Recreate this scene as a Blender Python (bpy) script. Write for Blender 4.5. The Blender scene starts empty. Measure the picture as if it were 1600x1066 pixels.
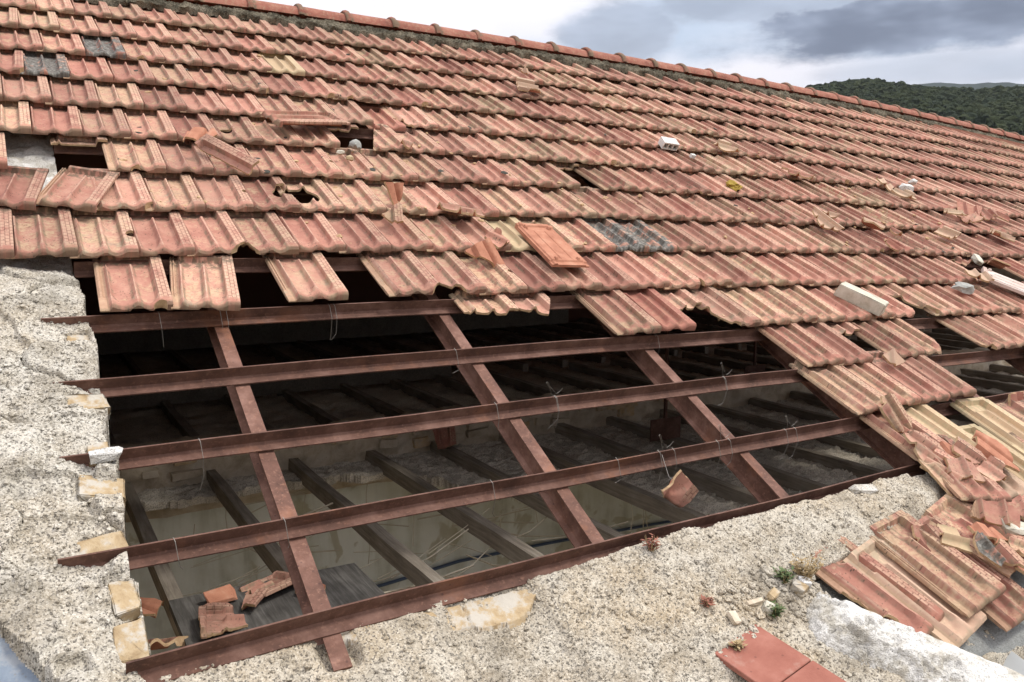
import bpy, bmesh, math, random
import numpy as np
from mathutils import Matrix, Vector, Euler
R = math.radians
random.seed(11)
rng = np.random.default_rng(5)
scene = bpy.context.scene
COL = scene.collection

# ------------------------------------------------------------------ camera
TH = R(29.023)                      # roof pitch
BOW = -0.003739                     # the long roof droops towards its far end
G = 0.36567                         # course height (m)
W = 0.21                            # tile cover width (m)
CAMPOS = Vector((-0.20942, -6.52717, -1.46899))
cam = bpy.data.cameras.new('camera')
cam.sensor_width = 36.0
cam.lens = 1343.7 / 1600 * 36.0
cam.clip_start = 0.05
cam.clip_end = 20000
camo = bpy.data.objects.new('camera', cam)
COL.objects.link(camo)
rx = Vector((0.86709734, -0.49813873, 0.0))
ry = Vector((0.06751886, 0.11752835, 0.99077156))
rz = Vector((-0.49354169, -0.85909539, 0.13554228))
camo.matrix_world = Matrix(((rx.x, ry.x, rz.x, CAMPOS.x), (rx.y, ry.y, rz.y, CAMPOS.y), (rx.z, ry.z, rz.z, CAMPOS.z), (0, 0, 0, 1)))
scene.camera = camo

# ------------------------------------------------------------------ view, sky, sun
scene.view_settings.view_transform = 'Standard'
scene.view_settings.look = 'None'
scene.view_settings.gamma = 1.0
scene.view_settings.use_curve_mapping = False
scene.view_settings.exposure = 0.85
scene.cycles.max_bounces = 5
scene.cycles.diffuse_bounces = 4
scene.cycles.glossy_bounces = 2
scene.cycles.transmission_bounces = 2

SUN_EL, SUN_AZ = R(56), R(118)      # azimuth measured from +Y clockwise (towards +X)


class NT:
    """small node-tree writer"""
    def __init__(self, tree):
        self.t = tree
        self.n = tree.nodes
        self.n.clear()

    def node(self, typ, **kw):
        n = self.n.new(typ)
        for k, v in kw.items():
            setattr(n, k, v)
        return n

    def put(self, sock, v):
        if v is None:
            return
        if isinstance(v, bpy.types.NodeSocket):
            self.t.links.new(v, sock)
        elif hasattr(sock.default_value, '__len__'):
            n = len(sock.default_value)
            if not hasattr(v, '__len__'):
                v = [v] * n
            v = list(v)
            while len(v) < n:
                v.append(1.0)
            sock.default_value = v[:n]
        else:
            sock.default_value = v

    def math(self, op, a, b=0.0, c=0.0, clamp=False):
        n = self.node('ShaderNodeMath', operation=op, use_clamp=clamp)
        self.put(n.inputs[0], a); self.put(n.inputs[1], b); self.put(n.inputs[2], c)
        return n.outputs[0]

    def vmath(self, op, a, b=None):
        n = self.node('ShaderNodeVectorMath', operation=op)
        self.put(n.inputs[0], a)
        if b is not None:
            self.put(n.inputs[3] if op == 'SCALE' else n.inputs[1], b)
        return n.outputs['Value'] if op in ('DOT_PRODUCT', 'LENGTH', 'DISTANCE') else n.outputs[0]

    def mix(self, f, a, b, blend='MIX'):
        n = self.node('ShaderNodeMix', data_type='RGBA', blend_type=blend)
        self.put(n.inputs[0], f); self.put(n.inputs[6], a); self.put(n.inputs[7], b)
        return n.outputs[2]

    def noise(self, vec, scale, detail=4.0, rough=0.55, dist=0.0):
        n = self.node('ShaderNodeTexNoise')
        self.put(n.inputs['Vector'], vec); n.inputs['Scale'].default_value = scale
        n.inputs['Detail'].default_value = detail; n.inputs['Roughness'].default_value = rough
        n.inputs['Distortion'].default_value = dist
        return n.outputs['Fac']

    def voro(self, vec, scale, feature='F1', out='Distance'):
        n = self.node('ShaderNodeTexVoronoi', feature=feature)
        self.put(n.inputs['Vector'], vec); n.inputs['Scale'].default_value = scale
        return n.outputs[out]

    def step(self, v, a, b):
        n = self.node('ShaderNodeMapRange', interpolation_type='SMOOTHSTEP')
        self.put(n.inputs[0], v); n.inputs[1].default_value = a; n.inputs[2].default_value = b
        n.inputs[3].default_value = 0.0; n.inputs[4].default_value = 1.0
        return n.outputs[0]

    def ramp(self, f, stops):
        n = self.node('ShaderNodeValToRGB')
        e = n.color_ramp.elements
        while len(e) > 1:
            e.remove(e[-1])
        e[0].position = stops[0][0]; e[0].color = list(stops[0][1]) + [1]
        for p, c in stops[1:]:
            x = e.new(p); x.color = list(c) + [1]
        self.put(n.inputs[0], f)
        return n.outputs[0]

    def comb(self, x, y, z):
        n = self.node('ShaderNodeCombineXYZ')
        self.put(n.inputs[0], x); self.put(n.inputs[1], y); self.put(n.inputs[2], z)
        return n.outputs[0]

    def sep(self, v):
        n = self.node('ShaderNodeSeparateXYZ')
        self.put(n.inputs[0], v)
        return n.outputs

    def bump(self, h, strength, dist):
        n = self.node('ShaderNodeBump')
        n.inputs['Strength'].default_value = strength
        n.inputs['Distance'].default_value = dist
        self.put(n.inputs['Height'], h)
        return n.outputs[0]


def cam_dir(px, py):
    d = rx * ((px - 800) / 1343.7) - ry * ((py - 533) / 1343.7) - rz
    return d.normalized()


def azel(px, py):
    d = cam_dir(px, py)
    return math.atan2(d.x, d.y), math.asin(d.z)


world = bpy.data.worlds.new('World')
scene.world = world
world.use_nodes = True


def build_world():
    w = NT(world.node_tree)
    sky = w.node('ShaderNodeTexSky', sky_type='NISHITA')
    sky.sun_disc = False
    sky.sun_elevation = SUN_EL
    sky.sun_rotation = SUN_AZ
    sky.altitude = 300
    sky.dust_density = 1.5
    tc = w.node('ShaderNodeTexCoord')
    d = tc.outputs['Generated']
    x, y, z = w.sep(d)
    # cloud deck seen in perspective: direction flattened on a plane overhead
    zz = w.math('ADD', w.math('MAXIMUM', z, 0.0), 0.16)
    p = w.comb(w.math('DIVIDE', x, zz), w.math('DIVIDE', y, zz), 0.0)
    p = w.vmath('ADD', p, (3.1, 1.7, 0.4))
    big = w.noise(p, 0.55, 4.0, 0.55)
    thick = w.noise(w.vmath('ADD', p, (9.3, 4.0, 0.0)), 0.42, 4.0, 0.52)
    az = w.math('ARCTAN2', x, y)
    el = w.math('ARCSINE', z)
    fray = w.noise(w.comb(w.math('MULTIPLY', az, 6.0), w.math('MULTIPLY', el, 14.0), 0.0), 1.0, 6.0, 0.62)
    wob = w.math('MULTIPLY', w.math('SUBTRACT', fray, 0.5), 2.6)
    # grey rain clouds standing over the hill
    def blob(c, rx_, rz_):
        da = w.math('DIVIDE', w.math('SUBTRACT', az, c[0]), rx_)
        de = w.math('DIVIDE', w.math('SUBTRACT', el, c[1]), rz_)
        q = w.math('ADD', w.math('MULTIPLY', da, da), w.math('MULTIPLY', de, de))
        return w.math('SUBTRACT', 1.0, w.step(w.math('ADD', q, wob), 0.40, 1.05))
    band = blob(azel(1390, 46), R(12.5), R(2.0))
    grey = w.math('MULTIPLY', w.math('MAXIMUM', blob(azel(960, 45), R(4.6), R(2.3)), blob(azel(1210, 2), R(9.0), R(1.7))), 0.72)
    low = w.math('MULTIPLY', blob(azel(1480, 105), R(8.0), R(1.2)), 0.30)
    dark = w.math('MAXIMUM', band, w.math('MAXIMUM', grey, low))
    cov = w.step(big, 0.24, 0.46)
    white = w.mix(w.step(thick, 0.44, 0.72), (9.0, 8.7, 9.2), (5.6, 6.3, 7.4))
    shade = w.mix(w.step(w.noise(w.comb(w.math('MULTIPLY', x, 9.0), w.math('MULTIPLY', y, 9.0), w.math('MULTIPLY', z, 26.0)), 1.0, 3.0, 0.6), 0.3, 0.7), (1.35, 1.65, 2.35), (3.2, 3.75, 4.9))
    cloud = w.mix(dark, white, shade)
    cloudmask = w.math('MAXIMUM', cov, dark)
    lp = w.mix(0.55, sky.outputs[0], (5.6, 6.7, 8.2))
    col = w.mix(cloudmask, lp, cloud)
    over = w.math('ADD', 0.41, w.math('MULTIPLY', w.math('MAXIMUM', z, 0.0), 0.86))
    col = w.mix(1.0, col, w.comb(over, over, over), 'MULTIPLY')
    bg = w.node('ShaderNodeBackground')
    w.put(bg.inputs[0], col)
    bg.inputs[1].default_value = 0.115
    out = w.node('ShaderNodeOutputWorld')
    w.t.links.new(bg.outputs[0], out.inputs[0])


build_world()
sun = bpy.data.lights.new('sun', 'SUN')
sun.energy = 1.5
sun.angle = R(11)
sun.color = (1.0, 0.95, 0.88)
suno = bpy.data.objects.new('sun', sun)
COL.objects.link(suno)
sd = Vector((math.sin(SUN_AZ) * math.cos(SUN_EL), math.cos(SUN_AZ) * math.cos(SUN_EL), math.sin(SUN_EL)))
suno.rotation_euler = (-sd).to_track_quat('-Z', 'Y').to_euler()
suno.location = sd * 30


# ------------------------------------------------------------------ helpers
def sstep(a, b, x):
    t = np.clip((np.asarray(x, float) - a) / (b - a), 0, 1)
    return t * t * (3 - 2 * t)


def _hash(ix, iy, seed):
    n = (ix.astype(np.int64) * 374761393 + iy.astype(np.int64) * 668265263 + seed * 1442695041) & 0x7fffffff
    n = ((n ^ (n >> 13)) * 1274126177) & 0x7fffffff
    return ((n ^ (n >> 16)) & 0xffff) / 65535.0


def vnoise(x, y, seed=0):
    x = np.asarray(x, float); y = np.asarray(y, float)
    ix, iy = np.floor(x), np.floor(y)
    fx, fy = x - ix, y - iy
    fx = fx * fx * (3 - 2 * fx); fy = fy * fy * (3 - 2 * fy)
    a, b = _hash(ix, iy, seed), _hash(ix + 1, iy, seed)
    c, d = _hash(ix, iy + 1, seed), _hash(ix + 1, iy + 1, seed)
    return (a * (1 - fx) + b * fx) * (1 - fy) + (c * (1 - fx) + d * fx) * fy


def fbm(x, y, seed=0, octv=4):
    s = 0; a = 0.5
    for k in range(octv):
        s = s + a * vnoise(x * 2 ** k, y * 2 ** k, seed + k * 17)
        a *= 0.5
    return s


def worley(x, y, seed=0, f2=False):
    """distance to the nearest jittered cell point and that cell's random number"""
    x = np.asarray(x, float); y = np.asarray(y, float)
    ix, iy = np.floor(x), np.floor(y)
    best = np.full(x.shape, 9.0); val = np.zeros(x.shape); sec = np.full(x.shape, 9.0)
    for dx in (-1, 0, 1):
        for dy in (-1, 0, 1):
            cx, cy = ix + dx, iy + dy
            px = cx + 0.1 + 0.8 * _hash(cx, cy, seed)
            py = cy + 0.1 + 0.8 * _hash(cx, cy, seed + 91)
            dd = (px - x) ** 2 + (py - y) ** 2
            m = dd < best
            sec = np.where(m, best, np.minimum(sec, dd))
            best = np.where(m, dd, best)
            val = np.where(m, _hash(cx, cy, seed + 33), val)
    if f2:
        return np.sqrt(best), val, np.sqrt(sec)
    return np.sqrt(best), val


CT, ST = math.cos(TH), math.sin(TH)


def rw(x, y, h=0.0):
    """roof coordinates (along the eaves, up the slope, above the tile plane) to world"""
    z = BOW * x * x + h
    return (x, y * CT - z * ST, y * ST + z * CT)


def rw_np(x, y, h):
    z = BOW * x * x + h
    return np.stack([x + 0 * z, y * CT - z * ST, y * ST + z * CT], -1)


def frame(x, y, h=0.0, rz=0.0, rx=0.0, ry=0.0):
    """world matrix of something lying on the slope"""
    base = Matrix.Rotation(TH, 4, 'X') @ Matrix.Rotation(-math.atan(2 * BOW * x), 4, 'Y')
    m = Matrix.Translation(Vector(rw(x, y, h))) @ base
    return m @ Matrix.Rotation(rz, 4, 'Z') @ Matrix.Rotation(ry, 4, 'Y') @ Matrix.Rotation(rx, 4, 'X')


def vmap(u, v):
    """lower courses run a little up towards the far end"""
    return v - 0.019 * min(max(u, -2.0), 22.0) * (max(0.0, v - 9.0) / 5.0) ** 2


def mesh_from(name, verts, faces, smooth=None, mats=(), midx=None):
    me = bpy.data.meshes.new(name)
    me.from_pydata([tuple(v) for v in verts], [], [tuple(f) for f in faces])
    me.validate()
    for m in mats:
        me.materials.append(m)
    if midx is not None and len(midx) == len(me.polygons):
        me.polygons.foreach_set('material_index', np.asarray(midx, np.int32))
    if smooth is not None:
        me.polygons.foreach_set('use_smooth', np.ones(len(me.polygons), bool))
        me.set_sharp_from_angle(angle=R(smooth))
    me.update()
    return me


def link(name, me, parent=None, mw=None, label=None, cat=None, group=None, kind=None):
    o = bpy.data.objects.new(name, me)
    COL.objects.link(o)
    if parent is not None:
        o.parent = parent
        o.matrix_parent_inverse = parent.matrix_basis.inverted()
    if mw is not None:
        o.matrix_basis = mw
    if label: o['label'] = label
    if cat: o['category'] = cat
    if group: o['group'] = group
    if kind: o['kind'] = kind
    return o


def empty(name, loc, label=None, cat=None, group=None, kind=None):
    o = link(name, None, None, Matrix.Translation(Vector(loc)), label, cat, group, kind)
    o.empty_display_size = 0.1
    return o


class MB:
    """collects simple solids into one mesh"""
    def __init__(self):
        self.v = []; self.f = []

    def add(self, vs, fs):
        o = len(self.v)
        self.v += [tuple(p) for p in vs]
        self.f += [tuple(i + o for i in f) for f in fs]

    def box(self, a, b, m=None):
        x0, y0, z0 = a; x1, y1, z1 = b
        vs = [Vector(p) for p in ((x0, y0, z0), (x1, y0, z0), (x1, y1, z0), (x0, y1, z0), (x0, y0, z1), (x1, y0, z1), (x1, y1, z1), (x0, y1, z1))]
        if m is not None:
            vs = [m @ p for p in vs]
        self.add(vs, [(0, 3, 2, 1), (4, 5, 6, 7), (0, 1, 5, 4), (1, 2, 6, 5), (2, 3, 7, 6), (3, 0, 4, 7)])

    def prism(self, sections):
        """loft closed sections (lists of points, same count, counter-clockwise seen from the end)"""
        n = len(sections[0]); o = len(self.v)
        for s in sections:
            self.v += [tuple(p) for p in s]
        for k in range(len(sections) - 1):
            for i in range(n):
                j = (i + 1) % n
                self.f.append((o + k * n + i, o + k * n + j, o + (k + 1) * n + j, o + (k + 1) * n + i))
        self.f.append(tuple(o + i for i in range(n))[::-1])
        e = o + (len(sections) - 1) * n
        self.f.append(tuple(e + i for i in range(n)))

    def tube(self, pts, r, seg=5):
        secs = []
        pts = [Vector(p) for p in pts]
        for i, p in enumerate(pts):
            t = (pts[min(i + 1, len(pts) - 1)] - pts[max(i - 1, 0)]).normalized()
            a = t.cross(Vector((0.3, 0.2, 0.93))).normalized() if abs(t.dot(Vector((0.3, 0.2, 0.93)).normalized())) < 0.95 else t.cross(Vector((1, 0, 0))).normalized()
            b = t.cross(a)
            rr = r[i] if hasattr(r, '__len__') else r
            secs.append([p + (a * math.cos(2 * math.pi * k / seg) + b * math.sin(2 * math.pi * k / seg)) * rr for k in range(seg)])
        self.prism(secs)

    def mesh(self, name, mat, smooth=None):
        me = mesh_from(name, self.v, self.f, smooth, [mat])
        bm = bmesh.new(); bm.from_mesh(me)
        bmesh.ops.recalc_face_normals(bm, faces=bm.faces)
        bm.to_mesh(me); bm.free()
        return me


# ------------------------------------------------------------------ materials
def material(name, rough=0.9, spec=0.25):
    m = bpy.data.materials.new(name)
    m.use_nodes = True
    t = NT(m.node_tree)
    out = t.node('ShaderNodeOutputMaterial')
    b = t.node('ShaderNodeBsdfPrincipled')
    b.inputs['Roughness'].default_value = rough
    b.inputs['Specular IOR Level'].default_value = spec
    t.t.links.new(b.outputs[0], out.inputs[0])
    return m, t, b


def objvec(t, world_space=False):
    if world_space:
        return t.node('ShaderNodeNewGeometry').outputs['Position']
    tc = t.node('ShaderNodeTexCoord')
    oi = t.node('ShaderNodeObjectInfo')
    return t.vmath('ADD', tc.outputs['Object'], t.comb(t.math('MULTIPLY', oi.outputs['Random'], 17.0), t.math('MULTIPLY', oi.outputs['Random'], 31.0), 0.0))


def tile_material(name, tint=None, lichen=0.0, grey=0.0, clean=False):
    m, t, b = material(name, 0.86, 0.2)
    uvn = t.node('ShaderNodeUVMap'); uvn.uv_map = 'uv'
    u, v, _ = t.sep(uvn.outputs[0])
    oi = t.node('ShaderNodeObjectInfo')
    at = t.node('ShaderNodeAttribute'); at.attribute_name = 'rnd'
    rnd = t.math('FRACT', t.math('ADD', oi.outputs['Random'], at.outputs['Fac']))
    rnd2 = t.math('FRACT', t.math('MULTIPLY', rnd, 7.31))
    rnd3 = t.math('FRACT', t.math('MULTIPLY', rnd, 23.7))
    P = t.comb(t.math('MULTIPLY', u, W), t.math('MULTIPLY', v, 0.43), t.math('MULTIPLY', rnd, 41.0))
    n1 = t.noise(P, 13.0, 4.0, 0.62)
    n2 = t.noise(P, 70.0, 3.0, 0.68)
    n3 = t.noise(t.vmath('ADD', P, (3.0, 7.0, 0.0)), 16.0, 4.0, 0.68)
    fac = t.math('ADD', t.math('MULTIPLY', n1, 0.75), t.math('MULTIPLY', t.math('SUBTRACT', rnd2, 0.5), 0.30))
    base = t.ramp(fac, [(0.16, (0.275, 0.118, 0.086)), (0.34, (0.36, 0.175, 0.126)), (0.50, (0.42, 0.228, 0.164)), (0.66, (0.47, 0.292, 0.208))])
    # the pale body shows in the worn channels, more on some tiles
    c1 = t.math('ABSOLUTE', t.math('SUBTRACT', u, 0.20)); c2 = t.math('ABSOLUTE', t.math('SUBTRACT', u, 0.61))
    inch = t.math('SUBTRACT', 1.0, t.step(t.math('MINIMUM', c1, c2), 0.09, 0.15))
    wsel = t.math('ADD', t.math('ADD', t.math('MULTIPLY', n3, 0.75), t.math('MULTIPLY', n2, 0.35)), t.math('ADD', t.math('MULTIPLY', t.math('SUBTRACT', rnd3, 0.55), 0.30), t.math('MULTIPLY', inch, 0.05)))
    wear = t.step(wsel, 0.57, 0.76)
    base = t.mix(t.math('MULTIPLY', wear, 0.62), base, t.ramp(n2, [(0.3, (0.36, 0.25, 0.145)), (0.7, (0.52, 0.40, 0.25))]))
    base = t.mix(t.math('MULTIPLY', t.math('SUBTRACT', 1.0, t.step(n2, 0.30, 0.50)), 0.35), base, (0.24, 0.12, 0.09))
    crest = None
    for c in (0.026, 0.434, 0.80, 0.965):
        q = t.math('SUBTRACT', 1.0, t.step(t.math('ABSOLUTE', t.math('SUBTRACT', u, c)), 0.006, 0.022))
        crest = q if crest is None else t.math('MAXIMUM', crest, q)
    base = t.mix(t.math('MULTIPLY', t.math('MULTIPLY', crest, t.step(n3, 0.34, 0.56)), 0.45), base, (0.52, 0.36, 0.26))
    # redder rolled lip at the nose
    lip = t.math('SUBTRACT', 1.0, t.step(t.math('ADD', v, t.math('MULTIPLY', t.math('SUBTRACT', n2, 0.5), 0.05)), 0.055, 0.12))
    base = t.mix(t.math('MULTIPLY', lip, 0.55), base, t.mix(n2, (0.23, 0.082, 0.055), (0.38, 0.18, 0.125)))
    grime_shade = t.math('MULTIPLY', t.math('SUBTRACT', 1.0, t.step(v, 0.008, 0.042)), t.step(n3, 0.30, 0.55))  # dirt at the nose bottom, strengthened to paint in the dark row shadow
    base = t.mix(t.math('MULTIPLY', grime_shade, 0.7), base, (0.13, 0.10, 0.065))
    # darker broken lines along the corners of the channels
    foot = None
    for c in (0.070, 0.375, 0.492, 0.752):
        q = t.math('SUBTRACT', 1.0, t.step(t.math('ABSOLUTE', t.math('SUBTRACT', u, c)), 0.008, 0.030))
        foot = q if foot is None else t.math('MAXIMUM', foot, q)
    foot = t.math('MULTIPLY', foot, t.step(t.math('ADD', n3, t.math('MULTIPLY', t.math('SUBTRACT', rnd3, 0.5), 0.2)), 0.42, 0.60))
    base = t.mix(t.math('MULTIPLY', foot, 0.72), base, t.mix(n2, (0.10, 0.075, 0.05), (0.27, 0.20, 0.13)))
    ilk = t.math('SUBTRACT', 1.0, t.step(u, -0.02, -0.005))
    base = t.mix(t.math('MULTIPLY', ilk, 0.55), base, t.mix(n2, (0.28, 0.19, 0.11), (0.48, 0.35, 0.22)))
    # pressed chequer on the cover strip
    gx = t.math('ABSOLUTE', t.math('SUBTRACT', t.math('FRACT', t.math('MULTIPLY', t.math('SUBTRACT', u, 0.785), 14.0)), 0.5))
    col_i = t.math('FLOOR', t.math('MULTIPLY', t.math('SUBTRACT', u, 0.785), 14.0))
    gy = t.math('ABSOLUTE', t.math('SUBTRACT', t.math('FRACT', t.math('ADD', t.math('MULTIPLY', v, 15.0), t.math('MULTIPLY', col_i, 0.5))), 0.5))
    inst = t.math('MULTIPLY', t.math('MULTIPLY', t.step(u, 0.783, 0.79), t.math('SUBTRACT', 1.0, t.step(u, 0.985, 0.995))), t.step(v, 0.09, 0.11))
    groove = t.math('MULTIPLY', t.math('MAXIMUM', t.step(gx, 0.38, 0.46), t.step(gy, 0.40, 0.47)), inst)
    gv = t.math('MULTIPLY', groove, t.step(t.noise(P, 60.0, 2.0), 0.30, 0.48))
    base = t.mix(t.math('MULTIPLY', t.math('MULTIPLY', inst, t.step(n1, 0.30, 0.60)), 0.42), base, (0.50, 0.345, 0.235))
    base = t.mix(t.math('MULTIPLY', gv, 0.75), base, (0.15, 0.068, 0.048))
    # black lichen dots and crusts
    vd = t.voro(P, 90.0)
    dots = t.math('MULTIPLY', t.math('SUBTRACT', 1.0, t.step(vd, 0.12, 0.34)), t.step(t.noise(P, 22.0, 3.0), 0.47, 0.60))
    base = t.mix(t.math('MULTIPLY', dots, 0.8), base, (0.06, 0.05, 0.035))
    crust = t.step(t.math('ADD', t.noise(t.vmath('ADD', P, (5.0, 1.0, 2.0)), 17.0, 6.0, 0.7), t.math('MULTIPLY', t.math('SUBTRACT', rnd2, 0.5), 0.16)), 0.635, 0.70)
    base = t.mix(t.math('MULTIPLY', crust, 0.5), base, t.mix(n2, (0.12, 0.10, 0.07), (0.42, 0.37, 0.26)))
    # dark broken band at the lap of the course above
    lap_dark = t.math('MULTIPLY', t.step(t.math('ADD', v, t.math('MULTIPLY', n2, 0.10)), 0.80, 0.90), t.step(t.noise(P, 45.0, 4.0), 0.40, 0.55))
    base = t.mix(t.math('MULTIPLY', lap_dark, 0.25 if clean else 0.75), base, (0.09, 0.075, 0.05))
    gp = t.node('ShaderNodeNewGeometry').outputs['Position']
    zone = t.noise(t.vmath('MULTIPLY', gp, (1.0, 0.45, 0.45)), 1.5, 4.0, 0.62)
    lich = t.math('MULTIPLY', t.step(zone, 0.50, 0.66), t.step(n3, 0.40, 0.60))
    base = t.mix(t.math('MULTIPLY', lich, 0.36), base, t.mix(n2, (0.27, 0.215, 0.12), (0.46, 0.385, 0.235)))
    soot = t.math('MULTIPLY', t.math('SUBTRACT', 1.0, t.step(zone, 0.34, 0.47)), t.step(n1, 0.38, 0.62))
    base = t.mix(t.math('MULTIPLY', soot, 0.40), base, (0.17, 0.085, 0.062))
    tone = t.math('ADD', 0.82, t.math('MULTIPLY', rnd, 0.40))
    base = t.mix(1.0, base, t.comb(tone, tone, tone), 'MULTIPLY')
    if tint:
        base = t.mix(0.54, base, tint)
    if grey:
        lic = t.step(t.math('ADD', t.math('ADD', n3, t.math('MULTIPLY', n2, 0.3)), t.math('MULTIPLY', inch, 0.12)), 0.52, 0.68)
        base = t.mix(t.math('MULTIPLY', lic, grey), base, t.ramp(t.noise(P, 55.0, 5.0, 0.7), [(0.36, (0.045, 0.044, 0.038)), (0.52, (0.125, 0.123, 0.108)), (0.70, (0.31, 0.305, 0.27))]))
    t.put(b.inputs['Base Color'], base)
    hgt = t.math('ADD', t.math('MULTIPLY', n2, 0.5), t.math('SUBTRACT', t.math('MULTIPLY', t.noise(P, 160.0, 3.0), 0.35), t.math('MULTIPLY', groove, 0.9)))
    t.put(b.inputs['Normal'], t.bump(hgt, 0.55, 0.003))
    return m


def under_material():
    m, t, b = material('tile_underside', 0.85, 0.2)
    p = objvec(t)
    n = t.noise(p, 16.0, 5.0, 0.6)
    c = t.ramp(n, [(0.3, (0.30, 0.125, 0.075)), (0.55, (0.40, 0.18, 0.11)), (0.75, (0.45, 0.245, 0.16))])
    d = t.math('SUBTRACT', 1.0, t.step(t.voro(p, 70.0), 0.08, 0.2))
    c = t.mix(t.math('MULTIPLY', d, 0.5), c, (0.16, 0.07, 0.05))
    t.put(b.inputs['Base Color'], c)
    t.put(b.inputs['Normal'], t.bump(t.noise(p, 120.0, 3.0), 0.3, 0.002))
    return m


def break_material():
    m, t, b = material('tile_break', 0.95, 0.1)
    p = objvec(t)
    c = t.ramp(t.noise(p, 40.0, 4.0), [(0.3, (0.32, 0.20, 0.11)), (0.6, (0.47, 0.33, 0.19)), (0.8, (0.54, 0.42, 0.27))])
    t.put(b.inputs['Base Color'], c)
    t.put(b.inputs['Normal'], t.bump(t.noise(p, 200.0, 3.0), 0.5, 0.003))
    return m


M_UNDER = under_material()
M_BREAK = break_material()
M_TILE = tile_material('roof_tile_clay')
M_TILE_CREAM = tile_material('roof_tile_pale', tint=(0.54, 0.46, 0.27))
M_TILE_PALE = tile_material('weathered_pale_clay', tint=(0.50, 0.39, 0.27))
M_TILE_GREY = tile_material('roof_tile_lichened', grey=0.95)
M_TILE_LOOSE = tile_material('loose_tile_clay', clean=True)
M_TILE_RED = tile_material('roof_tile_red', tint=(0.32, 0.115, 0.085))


def mortar_material(name, a, bcol, ochre=0.35, speck=0.5, pale=0.4, world_space=True, patch=(0.3, 0.7), dark=(0.10, 0.092, 0.08)):
    m, t, b = material(name, 0.95, 0.1)
    p = objvec(t, world_space)
    n0 = t.noise(p, 2.3, 5.0, 0.62)
    n1 = t.noise(p, 9.0, 5.0, 0.66)
    n2 = t.noise(p, 120.0, 3.0, 0.7)
    vs, vb, _ = t.sep(t.voro(p, 210.0, 'F1', 'Color'))
    c = t.mix(t.step(n1, *patch), a, bcol)
    c = t.mix(t.math('MULTIPLY', t.step(n0, 0.47, 0.66), ochre), c, (0.44, 0.335, 0.20))
    # grains of aggregate, pale and dark
    c = t.mix(t.math('MULTIPLY', t.step(vs, 0.62, 1.0), pale), c, [k * 1.55 for k in bcol])
    c = t.mix(t.math('MULTIPLY', t.math('SUBTRACT', 1.0, t.step(vs, 0.10, 0.22)), speck), c, dark)
    c = t.mix(t.math('MULTIPLY', t.math('SUBTRACT', 1.0, t.step(n2, 0.32, 0.44)), speck), c, dark)  # small pits: the shade of the holes painted as dark colour
    # weather stains
    st = t.noise(t.vmath('ADD', p, (4.0, 2.0, 1.0)), 4.2, 6.0, 0.7)
    c = t.mix(t.math('MULTIPLY', t.step(st, 0.50, 0.66), 0.5), c, [k * 0.50 for k in a])
    t.put(b.inputs['Base Color'], c)
    h = t.math('ADD', t.math('MULTIPLY', t.voro(p, 190.0), -0.6), t.math('MULTIPLY', n2, 0.8))
    t.put(b.inputs['Normal'], t.bump(h, 0.9, 0.005))
    return m


M_MORTAR = mortar_material('lime_mortar', (0.33, 0.28, 0.205), (0.49, 0.45, 0.37), 0.40, 0.75)
M_MORTAR_G = mortar_material('grey_mortar', (0.36, 0.32, 0.25), (0.53, 0.50, 0.43), 0.22, 0.75)
M_WHITE = mortar_material('white_mortar', (0.43, 0.40, 0.335), (0.62, 0.605, 0.56), 0.30, 0.35, 0.1, True, (0.40, 0.54))
M_CEMENT = mortar_material('cement_bed', (0.20, 0.205, 0.195), (0.29, 0.30, 0.285), 0.05, 0.3, 0.2)
M_RIDGEM = mortar_material('mossy_ridge_mortar', (0.06, 0.055, 0.040), (0.19, 0.165, 0.12), 0.08, 0.6, 0.5, True, (0.38, 0.66), (0.03, 0.028, 0.02))
M_DUST = mortar_material('attic_plaster', (0.46, 0.41, 0.33), (0.60, 0.55, 0.46), 0.15, 0.5, 0.3)


def stone_material(name, c0, c1, c2, scale=14.0, smear=0.0):
    m, t, b = material(name, 0.93, 0.12)
    p = objvec(t)
    n = t.noise(p, scale, 6.0, 0.65, 0.4)
    c = t.ramp(n, [(0.28, c0), (0.5, c1), (0.72, c2)])
    d = t.math('SUBTRACT', 1.0, t.step(t.voro(p, 60.0), 0.06, 0.22))
    c = t.mix(t.math('MULTIPLY', d, 0.35), c, (0.12, 0.09, 0.06))
    if smear:
        c = t.mix(t.math('MULTIPLY', t.step(t.noise(p, 11.0, 5.0, 0.7), 0.48, 0.60), smear), c, (0.44, 0.41, 0.35))
    t.put(b.inputs['Base Color'], c)
    t.put(b.inputs['Normal'], t.bump(t.math('ADD', n, t.math('MULTIPLY', t.noise(p, 90.0, 4.0), 0.4)), 0.6, 0.008))
    return m


M_SAND = stone_material('ochre_sandstone', (0.27, 0.19, 0.105), (0.39, 0.295, 0.175), (0.48, 0.40, 0.28), 22.0, 0.9)
M_LIME = stone_material('pale_limestone', (0.36, 0.325, 0.25), (0.50, 0.465, 0.375), (0.60, 0.57, 0.48))
M_GREYST = stone_material('grey_stone', (0.20, 0.20, 0.18), (0.33, 0.33, 0.30), (0.48, 0.47, 0.43))
M_RUBBLE = stone_material('rubble_stone', (0.34, 0.275, 0.19), (0.52, 0.44, 0.33), (0.64, 0.58, 0.48), 7.0)
M_BRICKI = stone_material('dusty_brick', (0.36, 0.255, 0.14), (0.54, 0.40, 0.24), (0.62, 0.49, 0.33), 14.0, 0.4)
M_WHITEB = stone_material('white_block', (0.46, 0.44, 0.385), (0.62, 0.605, 0.56), (0.70, 0.69, 0.66))


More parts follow.
